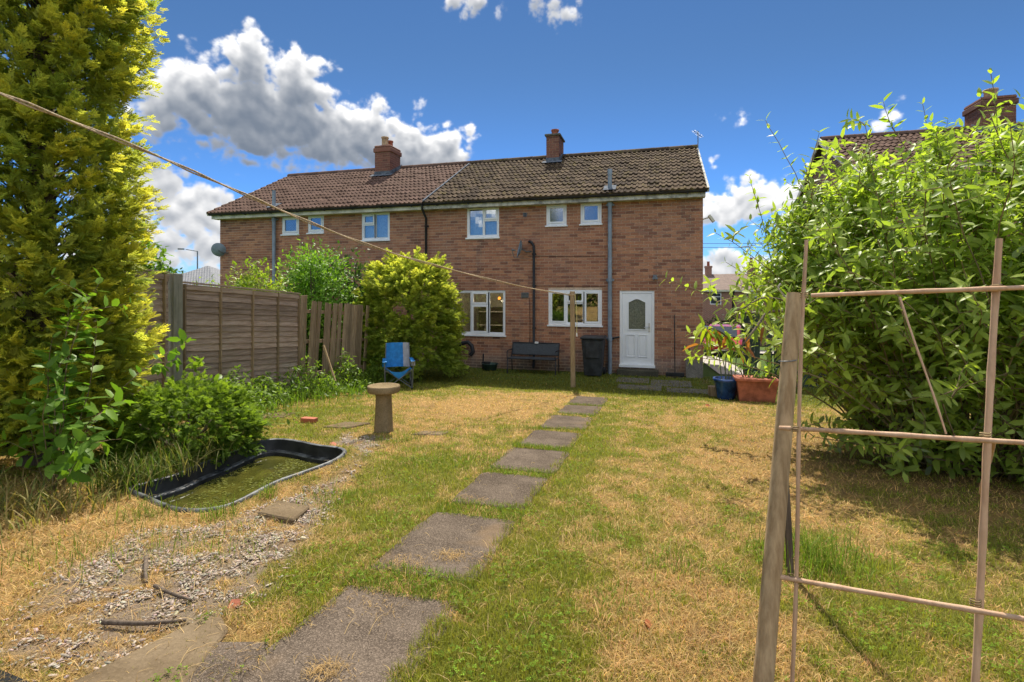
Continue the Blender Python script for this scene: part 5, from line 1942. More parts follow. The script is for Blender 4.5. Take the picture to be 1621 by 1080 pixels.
# ------------------------------------------------------------------ vegetation
def leaf_mat2(name, trans=.42, tcol=(1.2, 1.25, .5), under=None, rough=.42, spec=.35, var=.4):
    """leaf with a paler underside"""
    m, n, out = new_mat(name)
    at = n.n('ShaderNodeAttribute', attribute_name='tint')
    rnd, pos = piece_rand(n)
    v = n.m('ADD', n.m('MULTIPLY', rnd, var), 1 - var / 2)
    col = n.mix(1.0, at.outputs['Color'], n.n('ShaderNodeCombineColor', {0: v, 1: v, 2: v}), 'MULTIPLY')
    if under:
        ge = n.n('ShaderNodeNewGeometry')
        col_s = n.mix(n.m('MULTIPLY', ge.outputs['Backfacing'], .8), col, under)
    else:
        col_s = col
    bs = n.n('ShaderNodeBsdfPrincipled', {'Base Color': col_s, 'Roughness': rough, 'Specular IOR Level': spec})
    tl = n.n('ShaderNodeBsdfTranslucent', {'Color': n.mix(1.0, col, (*tcol, 1), 'MULTIPLY')})
    n.put(out.inputs[0], n.n('ShaderNodeMixShader', {0: trans, 1: bs, 2: tl}))
    return m


M['conifer'] = leaf_mat2('golden_conifer_foliage', .62, (1.15, 1.12, .7), var=.35, spec=.2, rough=.6)
M['leaf'] = leaf_mat2('broad_leaf', .48, (1.25, 1.3, .45), spec=.2)
M['budd'] = leaf_mat2('silver_backed_leaf', .54, (1.25, 1.35, .40), under=(.28, .32, .22))
M['clover'] = leaf_mat2('clover_leaf', .40, (1.2, 1.25, .45), rough=.7, spec=.08)
M['grassm'] = leaf_mat2('grass_blade', .40, (1.2, 1.2, .5), var=.5, rough=.6, spec=.2)


def rand_dirs(n, r):
    v = r.normal(size=(n, 3))
    return unit(v)


def tubes_np(lines, rads, n=4):
    Vs, Fs = [], []
    off = 0
    for P, rd in zip(lines, rads):
        P = np.asarray(P, float)
        k = len(P)
        t = unit(np.gradient(P, axis=0))
        a = np.where(np.abs(t[:, 2:3]) < .9, np.array([[0, 0, 1.]]), np.array([[1., 0, 0]]))
        x = unit(np.cross(t, a))
        y = np.cross(t, x)
        an = np.arange(n) * 2 * np.pi / n
        ring = P[:, None, :] + (x[:, None, :] * np.cos(an)[None, :, None] + y[:, None, :] * np.sin(an)[None, :, None]) * np.asarray(rd)[:, None, None]
        Vs.append(ring.reshape(-1, 3))
        idx = np.arange(k * n).reshape(k, n)
        q = np.stack([idx[:-1], np.roll(idx[:-1], -1, 1), np.roll(idx[1:], -1, 1), idx[1:]], -1).reshape(-1, 4) + off
        Fs.append(q)
        off += k * n
    return np.concatenate(Vs), [np.concatenate(Fs)]


def plumes(C, A, L, r, n_spray, size, proto, gold, green, up_bias=.3, goldness=None):
    """plumes of conifer fronds: C tips' bases (n,3), A outward axes, L lengths"""
    PV, PF, tip = proto
    n = len(C)
    A = unit(A)
    P, D, U, S, T = [], [], [], [], []
    for k in range(n_spray):
        t = (k + r.uniform(0, 1, n)) / n_spray
        base = C + A * (L * t)[:, None]
        w = rand_dirs(n, r)
        w = unit(w - A * (w * A).sum(1, keepdims=True))
        d = unit(A * (.55 + .5 * t)[:, None] + w * (.85 - .45 * t)[:, None] + np.array([0, 0, up_bias]))
        P.append(base + w * (.10 * L * (1 - t))[:, None])
        D.append(d)
        U.append(unit(rand_dirs(n, r) * .7 + np.array([0, 0, 1.0])))
        S.append(size * r.uniform(.7, 1.25, n) * (1.1 - .35 * t))
        T.append(t)
    P, D, U, S, T = (np.concatenate(q) for q in (P, D, U, S, T))
    gl = np.tile(goldness if goldness is not None else np.full(n, .6), n_spray)
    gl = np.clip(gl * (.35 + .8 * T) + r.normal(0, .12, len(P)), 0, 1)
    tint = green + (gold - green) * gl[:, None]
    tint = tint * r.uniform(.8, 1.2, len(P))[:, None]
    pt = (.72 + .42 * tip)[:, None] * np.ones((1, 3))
    return scatter(PV, PF, frames(D, U, S), P, tint, pt)


r6 = np.random.default_rng(66)
SP4 = spray_proto(4, .85, .055, .22, 3, .50)
SP3 = spray_proto(3, .85, .075, .2, 4, .52)

# ---- tall golden conifer at the left edge
cx0, cy0 = -5.70, 3.60
cz0 = gz(cx0, cy0)
con = thing('golden_conifer', (cx0, cy0, cz0), 'tall golden-yellow conifer filling the left edge of the garden', 'tree')
H = 7.0
n_p = 1650
ph = np.where(r6.uniform(0, 1, n_p) < .72, R(-32) + r6.uniform(-1.75, 1.75, n_p), r6.uniform(0, 2 * np.pi, n_p)) % (2 * np.pi)
zz = .15 + (H - .3) * r6.uniform(0, 1, n_p) ** 1.05
Rz = .86 * np.clip((H + .4 - zz) / 2.6, 0, 1) ** .7 * (.80 + .2 * np.clip(zz / .8, 0, 1))
lump = .16 * fbm(ph * 1.6, zz * 1.5, 3, 91) + .07 * fbm(ph * 4, zz * 4, 2, 92)
Rp = Rz * (1 + lump) - .30
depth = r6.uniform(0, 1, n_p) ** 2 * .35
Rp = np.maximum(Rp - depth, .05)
dirs = np.stack([np.cos(ph), np.sin(ph), np.zeros(n_p)], 1)
C_ = np.array([cx0, cy0, cz0]) + dirs * Rp[:, None] + np.array([0, 0, 1.0]) * zz[:, None]
A_ = dirs * .85 + np.array([0, 0, .55]) + rand_dirs(n_p, r6) * .35
gold_, green_ = np.array([.86, .80, .11]), np.array([.38, .48, .10])
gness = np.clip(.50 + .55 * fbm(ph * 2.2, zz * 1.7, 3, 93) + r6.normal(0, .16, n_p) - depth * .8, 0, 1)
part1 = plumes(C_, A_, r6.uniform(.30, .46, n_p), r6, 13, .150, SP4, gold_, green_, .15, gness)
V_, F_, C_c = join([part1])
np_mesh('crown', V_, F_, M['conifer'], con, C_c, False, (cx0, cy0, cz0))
MB().tube([(cx0, cy0, cz0 - .1), (cx0 + .03, cy0, cz0 + 2), (cx0, cy0 + .03, cz0 + 4.5), (cx0, cy0, cz0 + 6.9)], [.14, .11, .07, .02], 10).build('trunk', M['bark'], con)
lines, rads = [], []
for i in range(0, n_p, 3):
    b = np.array([cx0, cy0, cz0 + max(zz[i] - .35, .1)])
    lines.append(np.stack([b, (b + C_[i]) / 2 + np.array([0, 0, .02]), C_[i]]))
    rads.append([.018, .012, .006])
V_, F_ = tubes_np(lines, rads, 3)
tag(np_mesh('limbs', V_, F_, M['bark'], con, None, True, (cx0, cy0, cz0)), kind='stuff')

# ---- golden dome bush in front of the house
dx0, dy0 = -6.12, 12.1
dz0 = gz(dx0, dy0)
dome = thing('dome_bush', (dx0, dy0, dz0), 'rounded golden-green conifer bush in front of the house wall', 'bush')


def dome_plumes(c, rx, ry, rz, n, L, nsp, size, proto, gold, green, seed, gbase=.5, gz_=.35, low=-.15, flat=0.0, rough=.10, front=None):
    r = np.random.default_rng(seed)
    u = r.uniform(low, 1, n)
    ph = r.uniform(0, 2 * np.pi, n)
    if front is not None:
        ph = np.where(r.uniform(0, 1, n) < .68, front + r.uniform(-1.75, 1.75, n), ph) % (2 * np.pi)
    s = np.sqrt(np.clip(1 - u * u, 0, 1)) ** .75
    d = np.stack([s * np.cos(ph), s * np.sin(ph), u], 1)
    lump = 1 + rough * fbm(ph * 1.8 + u * 2, u * 3.2 + ph, 3, seed)
    dep = r.uniform(0, 1, n) ** 2 * .3
    C = np.array(c) + d * np.array([rx, ry, rz]) * (lump - dep - L * .8 / rx)[:, None]
    A = unit(d / np.array([rx, ry, rz])) + rand_dirs(n, r) * .35 + np.array([0, 0, .25])
    if flat:
        A = A * np.array([1, 1, 1 - flat])
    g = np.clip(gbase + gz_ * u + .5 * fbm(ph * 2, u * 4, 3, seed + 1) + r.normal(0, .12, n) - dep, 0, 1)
    return plumes(C, A, np.full(n, L) * r.uniform(.75, 1.25, n), r, nsp, size, proto, gold, green, .1, g)


zc = dz0 + 1.15
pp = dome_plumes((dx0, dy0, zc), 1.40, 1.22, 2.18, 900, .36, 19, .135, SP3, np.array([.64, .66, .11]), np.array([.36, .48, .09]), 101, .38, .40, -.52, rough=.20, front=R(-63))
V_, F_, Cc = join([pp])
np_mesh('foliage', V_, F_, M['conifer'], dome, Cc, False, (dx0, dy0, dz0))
MB().tube([(dx0, dy0, dz0 - .1), (dx0, dy0, dz0 + 2.4)], [.10, .03], 8).build('trunk', M['bark'], dome)

# ---- low spreading juniper by the pond
jx, jy = -4.72, 4.30
jz = gz(jx, jy)
jun = thing('juniper', (jx, jy, jz), 'low bright green juniper mound behind the pond', 'bush')
pp = dome_plumes((jx, jy, jz + .12), .78, .64, .68, 600, .17, 12, .078, SP4, np.array([.30, .44, .04]), np.array([.10, .19, .025]), 121, .45, .6, -.3, .75, rough=.05)
V_, F_, Cc = join([pp])
np_mesh('foliage', V_, F_, M['conifer'], jun, Cc, False, (jx, jy, jz))
lines = [np.array([(jx, jy, jz - .02), (jx + .25 * math.cos(a), jy + .25 * math.sin(a), jz + .22), (jx + .5 * math.cos(a), jy + .42 * math.sin(a), jz + .38)]) for a in np.linspace(0, 6, 9)]
V_, F_ = tubes_np(lines, [[.02, .014, .006]] * len(lines), 5)
tag(np_mesh('stems', V_, F_, M['bark'], jun, None, True, (jx, jy, jz)), kind='stuff')


# ---- shrubs grown from stems
def grow(base, d0, length, step, r, sway=.10, lift=.0, droop=0.0):
    P = [np.array(base, float)]
    d = unit(np.array(d0, float))
    n = max(2, int(length / step))
    for i in range(n):
        t = i / n
        d = unit(d + r.normal(0, sway, 3) + np.array([0, 0, lift - droop * t]))
        P.append(P[-1] + d * step)
    return np.array(P)


def leaves_on(P, r, start, size, pair=True, out=1.0, up=.35, sizevar=.3, taper=True):
    """leaf bases, directions, normals and sizes along one stem"""
    B, D, U, S = [], [], [], []
    n = len(P)
    ang = r.uniform(0, 6.28)
    for i in range(max(1, int(start * n)), n):
        t = unit(P[min(i + 1, n - 1)] - P[max(i - 1, 0)])
        a = np.array([0, 0, 1.]) if abs(t[2]) < .9 else np.array([1., 0, 0])
        x = unit(np.cross(t, a))
        y = np.cross(t, x)
        ang += math.pi / 2 + r.normal(0, .25)
        for s in ((0, math.pi) if pair else (0,)):
            w = x * math.cos(ang + s) + y * math.sin(ang + s)
            tt = i / n
            d = unit(w * out + t * (.45 + .7 * (tt > .93)) + np.array([0, 0, up * r.uniform(-.6, 1.0)]))
            B.append(P[i] + w * .004)
            D.append(d)
            U.append(unit(t * .8 + np.array([0, 0, .6]) + r.normal(0, .25, 3)))
            S.append(size * r.uniform(1 - sizevar, 1 + sizevar) * ((1.05 - .45 * max(0, tt - .75) / .25) if taper else 1))
    return B, D, U, S


def stem_shrub(root, stems, r, leaf, proto, mat, tint_fn, start=.3, pair=True, shoots=0, shoot_len=.5, step=.09, sway=.08, lift=.02, droop=.05, rad=.012, up=.35, out=1.0, bark='stem'):
    B, D, U, S = [], [], [], []
    lines, rads = [], []
    for (b, d0, L) in stems:
        P = grow(b, d0, L, step, r, sway, lift, droop)
        lines.append(P)
        rads.append(np.linspace(rad, rad * .25, len(P)))
        q = leaves_on(P, r, start, leaf, pair, out, up)
        B += q[0]; D += q[1]; U += q[2]; S += q[3]
        for k in range(shoots):
            i = r.integers(int(len(P) * .3), len(P))
            w = unit(r.normal(0, 1, 3) * np.array([1, 1, .5]) + np.array([0, 0, .55]))
            Q = grow(P[i], w, shoot_len * r.uniform(.5, 1.2), step * .8, r, sway * 1.4, lift, droop)
            lines.append(Q)
            rads.append(np.linspace(rad * .45, rad * .15, len(Q)))
            q = leaves_on(Q, r, .12, leaf * .85, pair, out, up)
            B += q[0]; D += q[1]; U += q[2]; S += q[3]
    B, D, U, S = map(np.array, (B, D, U, S))
    tint = tint_fn(B, r)
    V, F, C = scatter(proto[0], proto[1], frames(D, U, S), B, tint)
    o = np_mesh('foliage', V, F, mat, root, C, True, tuple(ORG[root]))
    V, F = tubes_np(lines, rads, 3)
    tag(np_mesh('stems', V, F, M[bark], root, None, True, tuple(ORG[root])), kind='stuff')
    return len(B)


def green_tint(c1, c2, fscale=2.0, seed=5):
    c1, c2 = np.array(c1), np.array(c2)

    def fn(B, r):
        t = np.clip(.5 + .7 * fbm(B[:, 0] * fscale + B[:, 2], B[:, 1] * fscale - B[:, 2], 3, seed) + r.normal(0, .22, len(B)), 0, 1)
        return c1 + (c2 - c1) * t[:, None]
    return fn


LANCE = leaf_proto(.195, .26, .18, .38)
OVAL = leaf_proto(.27, .18, .15, .42)

# big buddleja-like shrub on the right
bx0, by0 = 3.22, 6.75
bz0 = gz(bx0, by0)
bud = thing('large_shrub', (bx0, by0, bz0), 'huge shrub with long silver-backed leaves filling the right side', 'shrub')
rb = np.random.default_rng(205)
stems = []
for i in range(330):
    a = rb.uniform(0, 2 * np.pi)
    if rb.uniform() < .35:
        a = rb.uniform(math.pi * .8, math.pi * 1.85)             # more stems towards the garden
    q = math.sqrt(rb.uniform(0, 1))
    b = (bx0 + .80 * q * math.cos(a), by0 + .60 * q * math.sin(a), bz0)
    inc = .06 + .80 * rb.uniform(0, 1) ** 1.15
    L = rb.uniform(2.9, 4.5) * (1 - .40 * max(0, inc - .30)) * (.75 + .25 * rb.uniform())
    if rb.uniform() < .14:
        a = rb.uniform(R(-165), R(10))
        inc, L = rb.uniform(.95, 1.35), rb.uniform(.8, 1.5)
    stems.append((b, (math.cos(a) * math.sin(inc) * 1.05, math.sin(a) * math.sin(inc) * .85, math.cos(inc)), L))
nl = stem_shrub(bud, stems, rb, .134, LANCE, M['budd'], green_tint((.20, .29, .058), (.50, .60, .11), 1.3, 7), .36, True, 4, .45, .105, .06, .012, .05, .014, .30)

rk = np.random.default_rng(219)
kN = 350
cd = rand_dirs(kN, rk)
cd[:, 2] = np.abs(cd[:, 2]) * 1.0 - .25
cc_ = np.array([3.18, 6.80, 2.1]) + unit(cd) * np.array([1.90, 1.40, 1.72]) * (rk.uniform(.55, 1, kN) ** .5)[:, None]
lines, BB, DD, UU, SS = [], [], [], [], []
for c0 in cc_:
    o = unit((c0 - np.array([3.35, 6.95, 1.2])) / np.array([1.85, 1.35, 1.75]))
    for _ in range(3):
        P = grow(c0, o + rk.normal(0, .5, 3) + np.array([0, 0, .45]), rk.uniform(.25, .55), .05, rk, .12, .02, .06)
        lines.append(P)
        q = leaves_on(P, rk, .05, .112, True, 1.0, .25, .45)
        BB += q[0]; DD += q[1]; UU += q[2]; SS += q[3]
BB, DD, UU, SS = map(np.array, (BB, DD, UU, SS))
V_, F_, Cc = scatter(LANCE[0], LANCE[1], frames(DD, UU, SS), BB, green_tint((.20, .29, .058), (.50, .60, .11), 1.3, 7)(BB, rk))
np_mesh('leafy_shoots', V_, F_, M['budd'], bud, Cc, True, (bx0, by0, bz0))
V_, F_ = tubes_np(lines, [np.linspace(.006, .002, len(P)) for P in lines], 3)
tag(np_mesh('twigs', V_, F_, M['stem'], bud, None, True, (bx0, by0, bz0)), kind='stuff')

# peach sapling trained behind the stake
pe = thing('peach_sapling', (.724, 3.32, gz(.724, 3.32)), 'thin peach sapling with drooping yellow-green leaves behind the stake', 'tree')
tr_ = MB().tube(spline([(.724, 3.32, gz(.724, 3.32) - .05), (.704, 3.314, 1.008), (.683, 3.308, 1.37), (.682, 3.256, 1.74), (.707, 3.211, 1.992), (.727, 3.217, 2.174)], 4, False), list(np.linspace(.020, .012, 21)), 8)
tr_.build('trunk', M['bark'], pe)
BR = [[(.717, 3.214, 2.097), (.642, 3.141, 2.124), (.556, 3.065, 2.119), (.508, 2.999, 2.071), (.442, 2.929, 1.993), (.389, 2.914, 1.927)],
      [(.389, 2.914, 1.927), (.342, 2.849, 1.987), (.284, 2.781, 2.036), (.236, 2.767, 2.042), (.2, 2.757, 1.97)],
      [(.714, 3.213, 2.143), (.649, 3.143, 2.182), (.579, 3.071, 2.196), (.508, 2.999, 2.194), (.427, 2.925, 2.152), (.38, 2.911, 2.132)],
      [(.72, 3.215, 2.139), (.694, 3.207, 2.174), (.66, 3.198, 2.213), (.633, 3.19, 2.251), (.646, 3.194, 2.275)]]
for k, b in enumerate(BR):
    P = spline(b, 4, False)
    MB().tube(P, list(np.linspace((.009, .005, .006, .007)[k], (.005, .003, .003, .004)[k], len(P))), 7).build('branch', M['bark'] if k != 3 else M['palebark'], pe)
rp = np.random.default_rng(31)
B, D, S, T = [], [], [], []
for k, (t0, nlf, red) in enumerate(((.45, 16, .25), (.05, 46, .28), (.25, 34, .06), (.6, 4, 0))):
    P = spline(BR[k], 8, False)
    for i in range(nlf):
        t = t0 + (1 - t0) * (i + rp.uniform(0, 1)) / nlf
        q = P[min(int(t * (len(P) - 1)), len(P) - 1)]
        a = rp.uniform(0, 6.28)
        B.append(q + rp.normal(0, .010, 3))
        D.append((math.cos(a) * .8, math.sin(a) * .6, rp.uniform(-1.2, .25)))
        S.append(rp.uniform(.06, .105))
        T.append((.34, .13, .05) if rp.uniform() < red * .4 else ((.34, .41, .035) if rp.uniform() < .7 else (.18, .29, .03)))
PEACH = leaf_proto(.14, .55, .22, .36)
B, D, S, T = map(np.array, (B, D, S, T))
V_, F_, Cc = scatter(PEACH[0], PEACH[1], frames(D, np.tile([0, 0, 1.], (len(B), 1)) + rp.normal(0, .2, (len(B), 3)), S), B, T)
np_mesh('foliage', V_, F_, M['leaf'], pe, Cc, True, tuple(ORG[pe]))

# broad-leaved sapling in front of the golden conifer
sx, sy = -4.55, 3.10
sg = thing('broadleaf_sapling', (sx, sy, gz(sx, sy)), 'sapling with big shiny green leaves in front of the golden conifer', 'shrub')
rs = np.random.default_rng(77)
stems = []
for (tx, ty, tz_) in ((-4.50, 3.1, 2.25), (-4.25, 3.15, 1.95), (-4.12, 3.2, 1.72), (-4.42, 2.85, 1.45), (-4.12, 3.0, 1.12), (-4.6, 2.95, 1.75), (-4.35, 2.95, 1.22), (-4.75, 2.9, 1.35), (-4.2, 3.1, 1.40), (-4.62, 3.05, 2.05), (-4.9, 2.95, 1.1)):
    b = np.array([sx - .15 + rs.uniform(-.15, .15), sy - .02 + rs.uniform(-.1, .1), gz(sx, sy)])
    d = np.array([tx, ty, tz_ + .15]) - b
    stems.append((b, d, np.linalg.norm(d)))
stem_shrub(sg, stems, rs, .135, OVAL, M['leaf'], green_tint((.09, .19, .025), (.22, .37, .045), 3, 9), .35, False, 3, .30, .055, .05, .01, .06, .008, .1, 1.0)


# leafy masses: neighbour's shrubs beyond the fence, hedges, far trees
def leaf_mass(name, c, rad, n, leaf, label, cat, c1, c2, seed, group=None, proto=OVAL, part='foliage', trunk=None, shape=.6, mat='leaf', upw=.5):
    r = np.random.default_rng(seed)
    zg_ = c[2] - rad[2] if trunk is None else trunk
    o = thing(name, (c[0], c[1], zg_), label, cat, group)
    k = max(6, n // 55)
    cd = rand_dirs(k, r)
    cc_ = np.array(c) + cd * np.array(rad) * (r.uniform(.35, 1, k) ** .5)[:, None] * .8
    w = r.integers(0, k, n)
    d = rand_dirs(n, r)
    cr = np.mean(rad) * shape * r.uniform(.35, .75, k)
    P = cc_[w] + d * (cr[w] * r.uniform(.3, 1, n) ** .4)[:, None]
    out = unit((P - np.array(c)) / np.array(rad))
    A = unit(out * .6 + rand_dirs(n, r) * .8 + np.array([0, 0, upw * .3]))
    U = unit(out * .5 + np.array([0, 0, .8]) + rand_dirs(n, r) * .5)
    cl = r.uniform(-.25, .25, k)
    t = np.clip(.5 + cl[w] + r.normal(0, .18, n), 0, 1)
    tint = np.array(c1) + (np.array(c2) - np.array(c1)) * t[:, None]
    keep = P[:, 2] > zg_ - .05
    V, F, C = scatter(proto[0], proto[1], frames(A, U, leaf * r.uniform(.7, 1.3, n))[keep], P[keep], tint[keep])
    np_mesh(part, V, F, M[mat], o, C, True, (c[0], c[1], zg_))
    lines = []
    for i in range(min(k, 14)):
        b = np.array([c[0] + r.uniform(-.1, .1), c[1] + r.uniform(-.1, .1), zg_])
        lines.append(np.stack([b, (b + cc_[i]) / 2 + r.normal(0, .08, 3) * rad[0], cc_[i]]))
    tr = max(.012, .03 * rad[0])
    V, F = tubes_np(lines, [[tr, tr * .7, tr * .3]] * len(lines), 5)
    tag(np_mesh('trunk' if trunk is not None else 'stems', V, F, M['bark'], o, None, True, (c[0], c[1], zg_)), kind='stuff')
    return o


yg1, yg2 = (.18, .28, .035), (.40, .48, .07)
leaf_mass('leafy_shrub', (-8.0, 8.95, 1.55), (.85, .7, 1.45), 5200, .10, 'pale yellow-green shrub rising behind the overlap fence', 'shrub', yg1, yg2, 301, "shrubs beyond the fence", LANCE)
leaf_mass('leafy_shrub', (-8.2, 11.9, 1.75), (1.6, .8, 1.9), 7000, .11, 'dark green climber against the left house wall', 'shrub', (.035, .085, .018), (.08, .16, .03), 302, "shrubs beyond the fence")
leaf_mass('leafy_shrub', (-8.0, 10.9, 1.75), (1.05, .8, 1.95), 8500, .10, 'bright green bushy shrub between fence and dome bush', 'shrub', (.12, .24, .03), (.26, .44, .06), 303, "shrubs beyond the fence", LANCE)
leaf_mass('leafy_shrub', (-8.3, 7.9, 1.55), (.4, .4, 1.05), 700, .09, 'wispy yellow-green shoots above the overlap fence, near the post', 'shrub', yg1, yg2, 304, "shrubs beyond the fence", LANCE)
leaf_mass('garden_tree', (-11.75, 9.0, 2.55), (1.05, 1.0, 1.25), 4200, .13, 'green tree behind the fence next to the golden conifer', 'tree', (.10, .20, .03), (.22, .36, .05), 305, None, OVAL, 'crown', gz(-11.75, 9.0))
leaf_mass('far_tree', (-46, 40, 2.6), (1.7, 1.5, 2.4), 900, .30, 'small distant tree beside the grey pyramid roof', 'tree', (.05, .11, .03), (.10, .19, .04), 306, None, OVAL, 'crown', float(G0(40)))
leaf_mass('street_hedge', (5.4, 46.0, -1.3), (3.6, .8, 1.7), 3000, .22, 'dark hedge in front of the houses across the street', 'hedge', (.02, .05, .012), (.05, .10, .02), 307)
leaf_mass('street_bush', (1.8, 44.5, -1.2), (2.2, .8, 1.1), 1600, .20, 'pale green bush across the street, below the white window', 'bush', (.08, .13, .03), (.17, .24, .05), 308)
leaf_mass('rear_hedge', (-5.4, -6.5, 2.6), (3.2, 1.0, 1.9), 4200, .20, 'tall yellow-green hedge behind the viewpoint, seen only as a window reflection', 'hedge', (.08, .14, .02), (.22, .26, .03), 309, None, OVAL, 'foliage', gz(-5, -6.5))
leaf_mass('rear_hedge', (.6, -6.8, 2.8), (3.2, 1.0, 2.1), 4200, .20, 'dark green hedge behind the viewpoint, seen only as a window reflection', 'hedge', (.05, .10, .02), (.15, .22, .03), 310, None, OVAL, 'foliage', gz(0, -6.8))
for (x, y, nn, sz, sd_) in ((1.95, 11.15, 260, .075, 311), (1.62, 11.12, 120, .06, 312)):
    leaf_mass('trough_plant', (x, y, gz(x, y) + .56), (.22, .16, .18), nn, sz, 'leafy plant growing in the terracotta trough, ' + ('right end' if x > 1.8 else 'left end'), 'plant', (.06, .13, .02), (.16, .28, .04), sd_, 'plants in the trough', LANCE)

# ---- weeds along the foot of the fence
rw = np.random.default_rng(404)
parts = []
n = 5200
yy = rw.uniform(5.9, 11.0, n)
xx = -6.55 + np.abs(rw.normal(0, .38, n)) * (1 + .5 * np.sin(yy * 2.3))
hmax = np.clip(.42 + .75 * fbm(xx * 1.1, yy * 1.6, 3, 405), .10, .85) * np.clip(1.25 - (xx + 6.6) / 1.1, .1, 1)
P = np.stack([xx, yy, GZ(xx, yy) + hmax * rw.uniform(0, 1, n) ** .7], 1)
tw_ = np.clip(.5 + .8 * fbm(xx * 1.3, yy * 1.3, 3, 406) + rw.normal(0, .2, n), 0, 1)
tint = np.array([.09, .17, .025]) + (np.array([.25, .36, .055]) - np.array([.09, .17, .025])) * tw_[:, None]
parts.append(scatter(LANCE[0], LANCE[1], frames(rand_dirs(n, rw) + np.array([.35, 0, .35]), np.tile([0, 0, 1.], (n, 1)) + rw.normal(0, .4, (n, 3)), rw.uniform(.05, .11, n)), P, tint))


def blades(n, pos, h, w, lean, r, tint, seg=3, bend=1.0):
    """grass blades: pos (n,3) roots"""
    a = r.uniform(0, 2 * np.pi, n)
    d = np.stack([np.cos(a), np.sin(a)], 1)
    side = np.stack([-d[:, 1], d[:, 0]], 1)
    Vs = []
    for k in range(seg + 1):
        t = k / seg
        out = h * np.sin(lean) * (t ** (1 + .8 * bend))
        z = h * np.cos(lean * (.55 + .45 * t)) * t
        c = np.concatenate([pos[:, :2] + d * out[:, None], (pos[:, 2] + z)[:, None]], 1)
        if k < seg:
            ww = w * (1 - .55 * t)
            o = np.concatenate([side * ww[:, None], np.zeros((n, 1))], 1)
            Vs += [c - o, c + o]
        else:
            Vs.append(c)
    V = np.stack(Vs, 1)
    k = V.shape[1]
    off = (np.arange(n) * k)[:, None]
    F = []
    for s in range(seg - 1):
        F.append(np.array([[2 * s, 2 * s + 1, 2 * s + 3, 2 * s + 2]]) + off)
    F4 = np.concatenate(F) if F else None
    F3 = np.array([[2 * seg - 2, 2 * seg - 1, 2 * seg]]) + off
    C = np.repeat(tint[:, None, :], k, 1).reshape(-1, 3)
    return V.reshape(-1, 3), ([F4] if F4 is not None else []) + [F3], C


n = 1500
yy = rw.uniform(5.7, 11.3, n)
xx = -6.45 + np.abs(rw.normal(0, .45, n))
parts.append(blades(n, np.stack([xx, yy, GZ(xx, yy)], 1), rw.uniform(.08, .36, n), np.full(n, .006), rw.uniform(.2, 1.0, n), rw, np.array([.12, .20, .03]) * rw.uniform(.6, 1.5, (n, 1))))
V_, F_, Cc = join(parts)
wd = np_mesh('weeds', V_, F_, M['leaf'], None, Cc, True)
tag(wd, 'tangle of green weeds along the foot of the fence', 'weeds', None, 'stuff')

# a few bigger weeds with round leaves near the fence post
leaf_mass('broad_weed', (-6.05, 5.75, gz(-6, 5.75) + .45), (.30, .28, .45), 130, .11, 'weed with round yellow-green leaves near the fence post', 'plant', (.12, .22, .03), (.26, .38, .05), 331)

# ---- long grass hanging over the pond and under the conifer
n = 900
a = rw.uniform(0, 1, n)
xx = -4.24 + rw.normal(0, .13, n)
yy = 3.15 + 1.2 * a + rw.normal(0, .08, n)
tt = rw.uniform(0, 1, (n, 1))
tg = np.array([.13, .22, .03]) * (1 - tt) + np.array([.42, .36, .14]) * tt ** 3
p1 = blades(n, np.stack([xx, yy, GZ(xx, yy)], 1), rw.uniform(.12, .38, n), np.full(n, .0045), rw.uniform(.2, 1.15, n), rw, tg, 4)
n = 900
xx = rw.uniform(-5.9, -3.9, n)
yy = 2.75 + rw.normal(0, .22, n) + .25 * (xx + 4)
tt = rw.uniform(0, 1, (n, 1))
p2 = blades(n, np.stack([xx, yy, GZ(xx, yy)], 1), rw.uniform(.10, .34, n), np.full(n, .005), rw.uniform(.4, 1.3, n), rw, np.array([.11, .18, .03]) * (1 - tt) + np.array([.42, .30, .12]) * tt, 3)
V_, F_, Cc = join([p1, p2])
tag(np_mesh('long_grass', V_, F_, M['grassm'], None, Cc, True), 'long arching grass overhanging the left side of the pond', 'grass', None, 'stuff')

# duckweed flakes on the water
n = 900
t_ = rw.uniform(0, 1, (n * 3, 2))
qx, qy = -4.1 + 1.1 * t_[:, 0], 3.1 + 1.6 * t_[:, 1]
ok = in_poly(qx, qy, C - nrm_ * .10) & (fbm(qx * 3, qy * 3, 3, 501) > .02)
qx, qy = qx[ok][:n], qy[ok][:n]
n = len(qx)
flake = np.array([(math.cos(a) * .5, math.sin(a) * .5, 0) for a in np.linspace(0, 2 * np.pi, 7)[:-1]])
Mx = np.tile(np.eye(3), (n, 1, 1)) * rw.uniform(.008, .028, n)[:, None, None]
V_, F_, Cc = scatter(flake, [np.arange(6)[None]], Mx, np.stack([qx, qy, np.full(n, POND_Z - .136) + rw.uniform(0, .002, n)], 1), np.array([.17, .18, .04]) * rw.uniform(.6, 1.6, (n, 1)))
tag(np_mesh('duckweed', V_, F_, M['leaf'], None, Cc), 'flecks of pale duckweed floating on the pond', 'duckweed', None, 'stuff')

